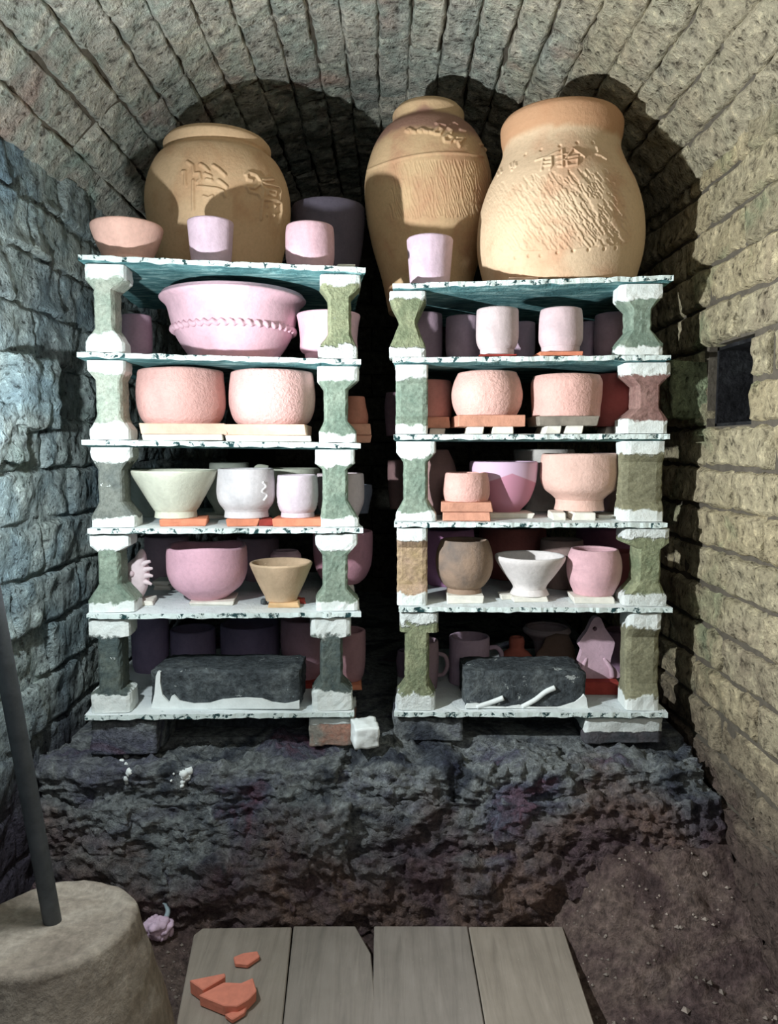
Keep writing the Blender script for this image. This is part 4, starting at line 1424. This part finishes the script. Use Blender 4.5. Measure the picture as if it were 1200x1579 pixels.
for cx, hw, yt, yb, off, c, lab in [(690, 40, 822, 905, 0.21, (186, 120, 170), 'dim purple pot behind the brown mottled pot'),
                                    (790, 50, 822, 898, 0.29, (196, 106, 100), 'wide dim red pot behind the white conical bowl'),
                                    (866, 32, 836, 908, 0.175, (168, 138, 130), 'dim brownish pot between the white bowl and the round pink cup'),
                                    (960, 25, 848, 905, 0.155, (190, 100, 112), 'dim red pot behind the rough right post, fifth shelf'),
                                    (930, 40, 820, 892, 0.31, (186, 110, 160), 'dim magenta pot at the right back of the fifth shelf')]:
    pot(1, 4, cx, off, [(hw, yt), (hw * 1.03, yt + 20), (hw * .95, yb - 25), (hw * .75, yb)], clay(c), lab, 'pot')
# ---- right stack, lowest shelf ----
z6 = SH[1]['z'][5]
block(717, 903, 1036, 1091, 1, 0.10, 14, 'soot-black block with diagonal white drips on the lowest shelf of the right stack',
      [[(735, 1089), (755, 1083), (776, 1075)], [(805, 1089), (825, 1078), (840, 1066), (855, 1059)],
       [(717, 1091), (720, 1085), (735, 1083), (750, 1087), (780, 1090), (800, 1086), (830, 1090), (860, 1090), (885, 1082), (900, 1070), (903, 1074), (906, 1091)]])
mug = pot(1, 5, 724, 0.165, [(31, 954), (31, 975), (31, 1000), (31, 1022)], clay((196, 164, 190)), 'lavender mug with a handle behind the block, lowest shelf of the right stack', 'mug')
m_ = mpp(724, 985, edgeY(1, 724) + .165)
tube('handle', [(29 * m_, 0, 52 * m_), (42 * m_, 0, 53 * m_), (50 * m_, 0, 42 * m_), (44 * m_, 0, 28 * m_), (29 * m_, 0, 22 * m_)], 0.0045, clay((196, 164, 190)), mug)
mug = pot(1, 5, 650, 0.13, [(26, 965), (27, 990), (26, 1015), (24, 1036)], clay((170, 138, 150)), 'dim mug with a looped handle behind the left post, lowest shelf', 'mug')
m_ = mpp(650, 1000, edgeY(1, 650) + .13)
tube('handle', [(25 * m_, -.004, 54 * m_), (36 * m_, -.006, 50 * m_), (40 * m_, -.006, 36 * m_), (34 * m_, -.006, 22 * m_), (24 * m_, -.004, 20 * m_)], 0.004, clay((170, 138, 150)), mug)
pot(1, 5, 797, 0.20, [(11, 958), (12, 964), (12, 974), (20, 981), (31, 995), (32, 1006), (26, 1016)], clay((214, 104, 84)), 'orange-red bottle with a short neck behind the block', 'bottle')
# leaf-like shard
o = blob('clay_shard', [(x * 0.00122, z * 0.00122) for x, z in [(-32, 0), (-36, 22), (-30, 42), (-22, 50), (-16, 66), (0, 72), (20, 70), (30, 50), (34, 20), (28, 0)]], 0.02, clay((120, 92, 78)), None)
p = at(857, 1000, edgeY(1, 857) + 0.19); o.location = (p.x, p.y, z6)
tag(o, 'dark brown leaf-shaped clay piece standing behind the block', 'clay piece')
pot(1, 5, 843, 0.27, [(34, 950), (36, 956), (20, 972), (16, 1008)], clay((196, 170, 176)), 'dim pale dish behind the orange-red bottle', 'dish')
# pink plaque figure
zt = tile(1, 5, 900, 957, 20, 0.085, M_TERRA_RED, 'red tile under the pink plaque figure', depth=0.06)
pf = empty('plaque_figure', (at(915, 1040, edgeY(1, 915) + 0.115).x, edgeY(1, 915) + 0.115, zt))
tag(pf, 'pink standing plaque figure with a pointed head and one hole, on a red tile', 'figurine')
m_ = mpp(915, 1000, edgeY(1, 915) + 0.115)
PFM = clay((220, 176, 194))
hx, hz = -1.0, 78.0
OUTL = [(-22, 0), (-26, 12), (-24, 30), (-20, 44), (-25, 52), (-23, 60), (-13, 74), (-6, 90), (0, 96), (8, 94), (14, 80), (24, 66), (30, 56), (27, 40), (24, 24), (34, 14), (40, 4), (30, 0)]
OUTL = catmull(OUTL + [OUTL[0]], 2)[:-1]
# plate with a real hole through it
bm = bmesh.new()
loops = [[(x * m_, z * m_) for x, z in OUTL],
         [((hx + 3.6 * math.cos(q * 0.5236)) * m_, (hz + 3.6 * math.sin(q * 0.5236)) * m_) for q in range(12)]]
es = []
for lp in loops:
    vv = [bm.verts.new((x, -0.008, z)) for x, z in lp]
    es += [bm.edges.new((vv[q], vv[(q + 1) % len(vv)])) for q in range(len(vv))]
bmesh.ops.triangle_fill(bm, edges=es, use_beauty=True)
ret = bmesh.ops.extrude_face_region(bm, geom=bm.faces[:])
for v in ret['geom']:
    if isinstance(v, bmesh.types.BMVert): v.co.y += 0.016
bmesh.ops.recalc_face_normals(bm, faces=bm.faces[:])
from_bm('body', bm, PFM, (0, 0, 0), pf)
for x0, x1 in ((-21, -12), (28, 14)):
    tube('limb', [(x0 * m_, -0.006, 3 * m_), ((x0 * .8 + x1 * .2) * m_, -0.009, 16 * m_), (x1 * m_, -0.006, 32 * m_)], 0.006, PFM, pf, taper=0.5)
pot(1, 5, 955, 0.24, [(24, 945), (25, 970), (22, 1005)], clay((150, 110, 140)), 'dim violet pot behind the pink plaque figure', 'pot')
pot(1, 5, 625, 0.2, [(12, 985), (14, 1000), (12, 1022)], clay((150, 120, 150)), 'small dim violet pot at the left edge of the lowest shelf, right stack', 'pot')

# ------------------------------------------------------------------ blocks under the stacks


def foot(px0, px1, st, mat, label, dy=0.0, depth=0.12, seed=0):
    s = SH[st]
    cx = (px0 + px1) / 2
    Y = edgeY(st, cx) + 0.012 + dy
    m = mpp(cx, 1130, Y)
    zt = min(zs(st, 5, px0), zs(st, 5, px1)) - SHT - 0.001
    zb = STEP_TOP - 0.021
    W = (px1 - px0) * m
    root = empty('foot_block', (at(cx, 1130, Y).x, Y + depth / 2, zb))
    tag(root, label, 'block', 'blocks under the stacks')
    H = zt - zb - 0.0015
    rock('body', (W, depth, H), 16, 0.0030, 30, seed + 40, mat, (0, 0, H / 2 - 0.001), root, sq=0.97)
    return root


foot(140, 242, 0, M_SOOT, 'sooty block under the left front corner of the left stack', seed=1)
foot(477, 545, 0, post_mat('rusty_grey_block', (150, 146, 136), (188, 130, 108), (0.22, 0.0)), 'grey and rusty block under the right front corner of the left stack', seed=2)
foot(608, 715, 1, M_SOOT, 'sooty block under the left front corner of the right stack', seed=3)
foot(902, 1022, 1, post_mat('white_topped_block', (70, 74, 78), (96, 92, 96), (0.55, 0.0)), 'sooty block with white wash on top, under the right end of the right stack', seed=4)
foot(250, 470, 0, M_DARKBLOCK, 'black brick set back under the middle of the left stack', dy=0.10, seed=5)
foot(720, 890, 1, M_DARKBLOCK, 'black brick set back under the middle of the right stack', dy=0.10, seed=6)
o = rock('white_stone', (0.042, 0.05, 0.034), 8, 0.003, 50, 77, M_WASH, (at(563, 1145, 1.19).x, 1.195, STEP_TOP + 0.012), None, 0.2, sq=0.9)
tag(o, 'small whitewashed stone in the gap between the two stacks', 'stone')

# white wash splashes on the step, lying on the stones
dg = bpy.context.evaluated_depsgraph_get()
vs, fs = [], []
for o in stones:
    Mx = Matrix.Translation(Vector((0, 1.3, 0)) + o.location) @ Matrix.Rotation(o.rotation_euler.z, 4, 'Z')
    b = len(vs)
    vs += [Mx @ v.co for v in o.data.vertices]
    fs += [tuple(b + i for i in p.vertices) for p in o.data.polygons]
bvh = BVHTree.FromPolygons(vs, fs)


def splash(pts, rad):
    V, Fc = [], []
    for (px, py) in pts:
        d = ray(px, py).normalized()
        hit = bvh.ray_cast(Vector((0, 0, CAM_H)), d)
        if hit[0] is None: continue
        nrm = hit[1]
        a = nrm.orthogonal().normalized()
        b_ = nrm.cross(a)
        n0 = len(V)
        rr_ = rad * R.uniform(0.7, 1.2)
        V.append(tuple(hit[0] + nrm * 0.0025))
        for lev, (s_, h) in enumerate(((0.6, 0.002), (1.0, -0.003))):
            for j in range(9):
                q = 2 * math.pi * j / 9
                V.append(tuple(hit[0] + (a * math.cos(q) + b_ * math.sin(q)) * rr_ * s_ * R.uniform(0.75, 1.2) + nrm * h))
        for j in range(9):
            j2 = (j + 1) % 9
            Fc.append((n0, n0 + 1 + j, n0 + 1 + j2))
            Fc.append((n0 + 1 + j, n0 + 10 + j, n0 + 10 + j2, n0 + 1 + j2))
    if V:
        o = mk('wash_splash', V, Fc, M_WASH, (0, -1.3, 0), step)


splash([(192, 1160), (196, 1166), (188, 1172), (193, 1165), (203, 1158), (194, 1178)], 0.0055)
splash([(198, 1188), (197, 1194), (196, 1200), (195, 1206), (199, 1190)], 0.006)
splash([(284, 1193), (291, 1195), (289, 1201), (282, 1206), (281, 1212), (292, 1190), (285, 1198)], 0.0066)
splash([(264, 1204), (268, 1193)], 0.003)

# ------------------------------------------------------------------ planks on the floor
PZ = 0.036
PT = 0.030
far = [(301, 450), (453, 557), (577, 721), (723, 868)]
near = [(272, 435), (437, 573), (575, 747), (749, 917)]
plab = ['leftmost grey plank, with the terracotta shards on it', 'second grey plank from the left, with a clipped far corner',
        'third grey plank from the left', 'rightmost grey plank on the kiln floor']
for i, ((fa, fb), (na, nb)) in enumerate(zip(far, near)):
    A, B = on(fa, 1428 + (2 if i == 0 else 0), PZ), on(fb, 1428, PZ)
    Cc, D = on(nb, 1579, PZ), on(na, 1579, PZ)
    # continue the plank towards the door, under the photographer
    Cc = B + (Cc - B) * 3.2
    D = A + (D - A) * 3.2
    poly = [A, B, Cc, D]
    if i == 1:
        e1 = on(548, 1428, PZ); e2 = on(572, 1470, PZ); poly = [A, e1, e2, Cc, D]
    if i == 0:
        poly = [on(312, 1430, PZ), B, Cc, D, on(299, 1440, PZ)]
    c = sum(poly, Vector()) / len(poly)
    bm = bmesh.new()
    top = [bm.verts.new((p.x - c.x, p.y - c.y, 0)) for p in poly]
    bot = [bm.verts.new((p.x - c.x, p.y - c.y, -PT)) for p in poly]
    N = len(poly)
    bm.faces.new(top); bm.faces.new(list(reversed(bot)))
    for j in range(N):
        bm.faces.new((top[(j + 1) % N], top[j], bot[j], bot[(j + 1) % N]))
    bmesh.ops.recalc_face_normals(bm, faces=bm.faces[:])
    bmesh.ops.bevel(bm, geom=bm.edges[:], offset=0.0015, segments=1, affect='EDGES')
    o = from_bm('wooden_plank', bm, M_WOOD, (c.x, c.y, PZ + R.uniform(-0.0015, 0.0005)))
    tag(o, plab[i], 'plank', 'planks on the kiln floor')

# terracotta shards
M_SHARD = plain('broken_terracotta', (224, 140, 118), scale=70, var=0.14, bump=0.3)


def shard(pts, zb, th, label, tilt=0.0):
    P3 = [on(x, y, zb + th) for x, y in pts]
    c = sum(P3, Vector()) / len(P3)
    bm = bmesh.new()
    top = [bm.verts.new((p.x - c.x, p.y - c.y, th)) for p in P3]
    bot = [bm.verts.new(((p.x - c.x) * 0.97, (p.y - c.y) * 0.97, 0)) for p in P3]
    N = len(P3)
    bm.faces.new(top); bm.faces.new(list(reversed(bot)))
    for j in range(N):
        bm.faces.new((top[(j + 1) % N], top[j], bot[j], bot[(j + 1) % N]))
    bmesh.ops.recalc_face_normals(bm, faces=bm.faces[:])
    bmesh.ops.bevel(bm, geom=bm.edges[:], offset=0.0012, segments=1, affect='EDGES')
    o = from_bm('terracotta_shard', bm, M_SHARD, (c.x, c.y, zb))
    tag(o, label, 'shard')
    return o


shard([(360, 1475), (375, 1469), (397, 1466), (401, 1474), (382, 1487), (362, 1485)], PZ, 0.007, 'smallest terracotta shard, lying apart near the plank end')
shard([(306, 1534), (345, 1514), (372, 1515), (390, 1507), (396, 1527), (384, 1540), (366, 1551), (345, 1550)], PZ, 0.016, 'largest terracotta shard lying on the leftmost plank')
shard([(346, 1563), (372, 1555), (382, 1549), (378, 1560), (358, 1572)], PZ, 0.007, 'narrow terracotta sliver in front of the largest shard')
shard([(292, 1511), (347, 1500), (348, 1505), (313, 1526)], PZ, 0.020, 'triangular terracotta shard leaning at the left of the largest shard')

# ------------------------------------------------------------------ concrete base with pole
BY = 0.845
pb = at(80, 1421, BY)
ls = empty('lamp_stand', (pb.x, pb.y, 0.0))
tag(ls, 'rough bucket-shaped concrete base with a dark leaning metal pole, in the lower left corner', 'lamp stand')
Rt = 0.090
H = pb.z
V, Fc = [], []
prof = [(0.143, 0.0), (0.142, 0.03), (0.137, 0.07), (0.126, 0.11), (0.112, 0.15), (0.101, 0.18), (Rt + 0.006, H - 0.014), (Rt + 0.003, H - 0.004), (Rt - 0.006, H), (Rt - 0.02, H - 0.004), (0.05, H - 0.003), (0.025, H - 0.004)]
prof = catmull(prof, 5)
SEG = 110
for r, z in prof:
    for i in range(SEG):
        a = 2 * math.pi * i / SEG
        p = Vector((r * math.cos(a), r * math.sin(a), z))
        d = noise.fractal(p * 28, 0.8, 2, 4) * 0.0018 + noise.noise(p * 9) * 0.006
        f = 1 + d / max(r, 0.03)
        V.append((p.x * f, p.y * f, p.z + (d * 0.5 if z > 0.02 else 0)))
for j in range(len(prof) - 1):
    for i in range(SEG):
        i2 = (i + 1) % SEG
        Fc.append((j * SEG + i, j * SEG + i2, (j + 1) * SEG + i2, (j + 1) * SEG + i))
Fc.append(tuple(range(SEG - 1, -1, -1)))
Fc.append(tuple((len(prof) - 1) * SEG + i for i in range(SEG)))
mk('concrete_base', V, Fc, M_CONC, parent=ls)
pa = at(82, 1408, BY + 0.008)
lt = LAMP + Vector((-0.030, 0.0, 0.030))
tube('pole', [pa - Vector((pb.x, pb.y, 0.02)), (pa + lt) / 2 - Vector((pb.x, pb.y, 0)), lt - Vector((pb.x, pb.y, 0))], 0.0105, M_POLE, ls, n=18)
t_ = plain('lamp_socket_white', (225, 228, 230), scale=20, var=0.05, bump=0.05)
tube('lamp_socket', [lt - Vector((pb.x + 0.002, pb.y, 0.004)), lt + Vector((0.008, 0, -0.006)) - Vector((pb.x, pb.y, 0)), lt + Vector((0.016, 0, -0.016)) - Vector((pb.x, pb.y, 0))], 0.012, t_, ls, n=18, taper=0.6)

# crumpled scrap
cs = on(245, 1432, 0.035)
sc_ = empty('crumpled_scrap', (cs.x, cs.y, floor_z(cs.x, cs.y)))
tag(sc_, 'crumpled pinkish lilac scrap on the ground between the concrete base and the planks', 'scrap')
M_SCRAP = plain('lilac_scrap', (222, 196, 218), scale=60, var=0.3, bump=0.2, rough=0.6)
for i, (dx, dz, s_) in enumerate([(-0.006, 0.020, 0.016), (0.004, 0.014, 0.014), (-0.010, 0.010, 0.013), (0.008, 0.006, 0.010)]):
    bm = bmesh.new()
    bmesh.ops.create_icosphere(bm, subdivisions=4, radius=s_)
    for v in bm.verts:
        q = abs(noise.noise(v.co * 75 + Vector((i * 7, 0, 0)))) * 1.2 + abs(noise.noise(v.co * 150 + Vector((i * 3, 2, 0)))) * 0.5
        v.co *= 0.75 + 0.75 * q
    from_bm('fold', bm, M_SCRAP, (dx, 0.004 * i, dz), sc_, True)
tube('strip', [(0.004, 0.01, 0.02), (0.010, 0.016, 0.034), (0.006, 0.02, 0.045), (-0.002, 0.022, 0.050)], 0.004, plain('pale_blue_strip', (178, 200, 206), var=0.2), sc_, n=8)

# loose chips on the ground
V, Fc = [], []
rg = random.Random(21)
for i in range(420):
    if i < 300: x, y = rg.uniform(0.27, XR - 0.01), rg.uniform(0.72, 1.12)
    else: x, y = rg.uniform(XL + 0.1, -0.22), rg.uniform(0.98, 1.10)
    s_ = rg.choice([0.0012, 0.0015, 0.002, 0.003]) if i % 9 else rg.uniform(0.0035, 0.006)
    z = floor_z(x, y) + s_ * 0.4
    b = len(V)
    for dx, dy, dz in ((1, 0, 0), (-1, 0, 0), (0, 1, 0), (0, -1, 0), (0, 0, .8), (0, 0, -.8)):
        V.append((x + dx * s_ * rg.uniform(.6, 1.3), y + dy * s_ * rg.uniform(.6, 1.3), z + dz * s_ * rg.uniform(.6, 1.2)))
    for a_, b_, c_ in ((0, 2, 4), (2, 1, 4), (1, 3, 4), (3, 0, 4), (2, 0, 5), (1, 2, 5), (3, 1, 5), (0, 3, 5)):
        Fc.append((b + a_, b + b_, b + c_))
o = mk('loose_rubble', V, Fc, plain('pale_rubble', (160, 148, 138), scale=9, var=0.6), smooth=False)
tag(o, 'pale chips of clay and stone strewn over the earth floor beside the planks', 'rubble', kind='stuff')
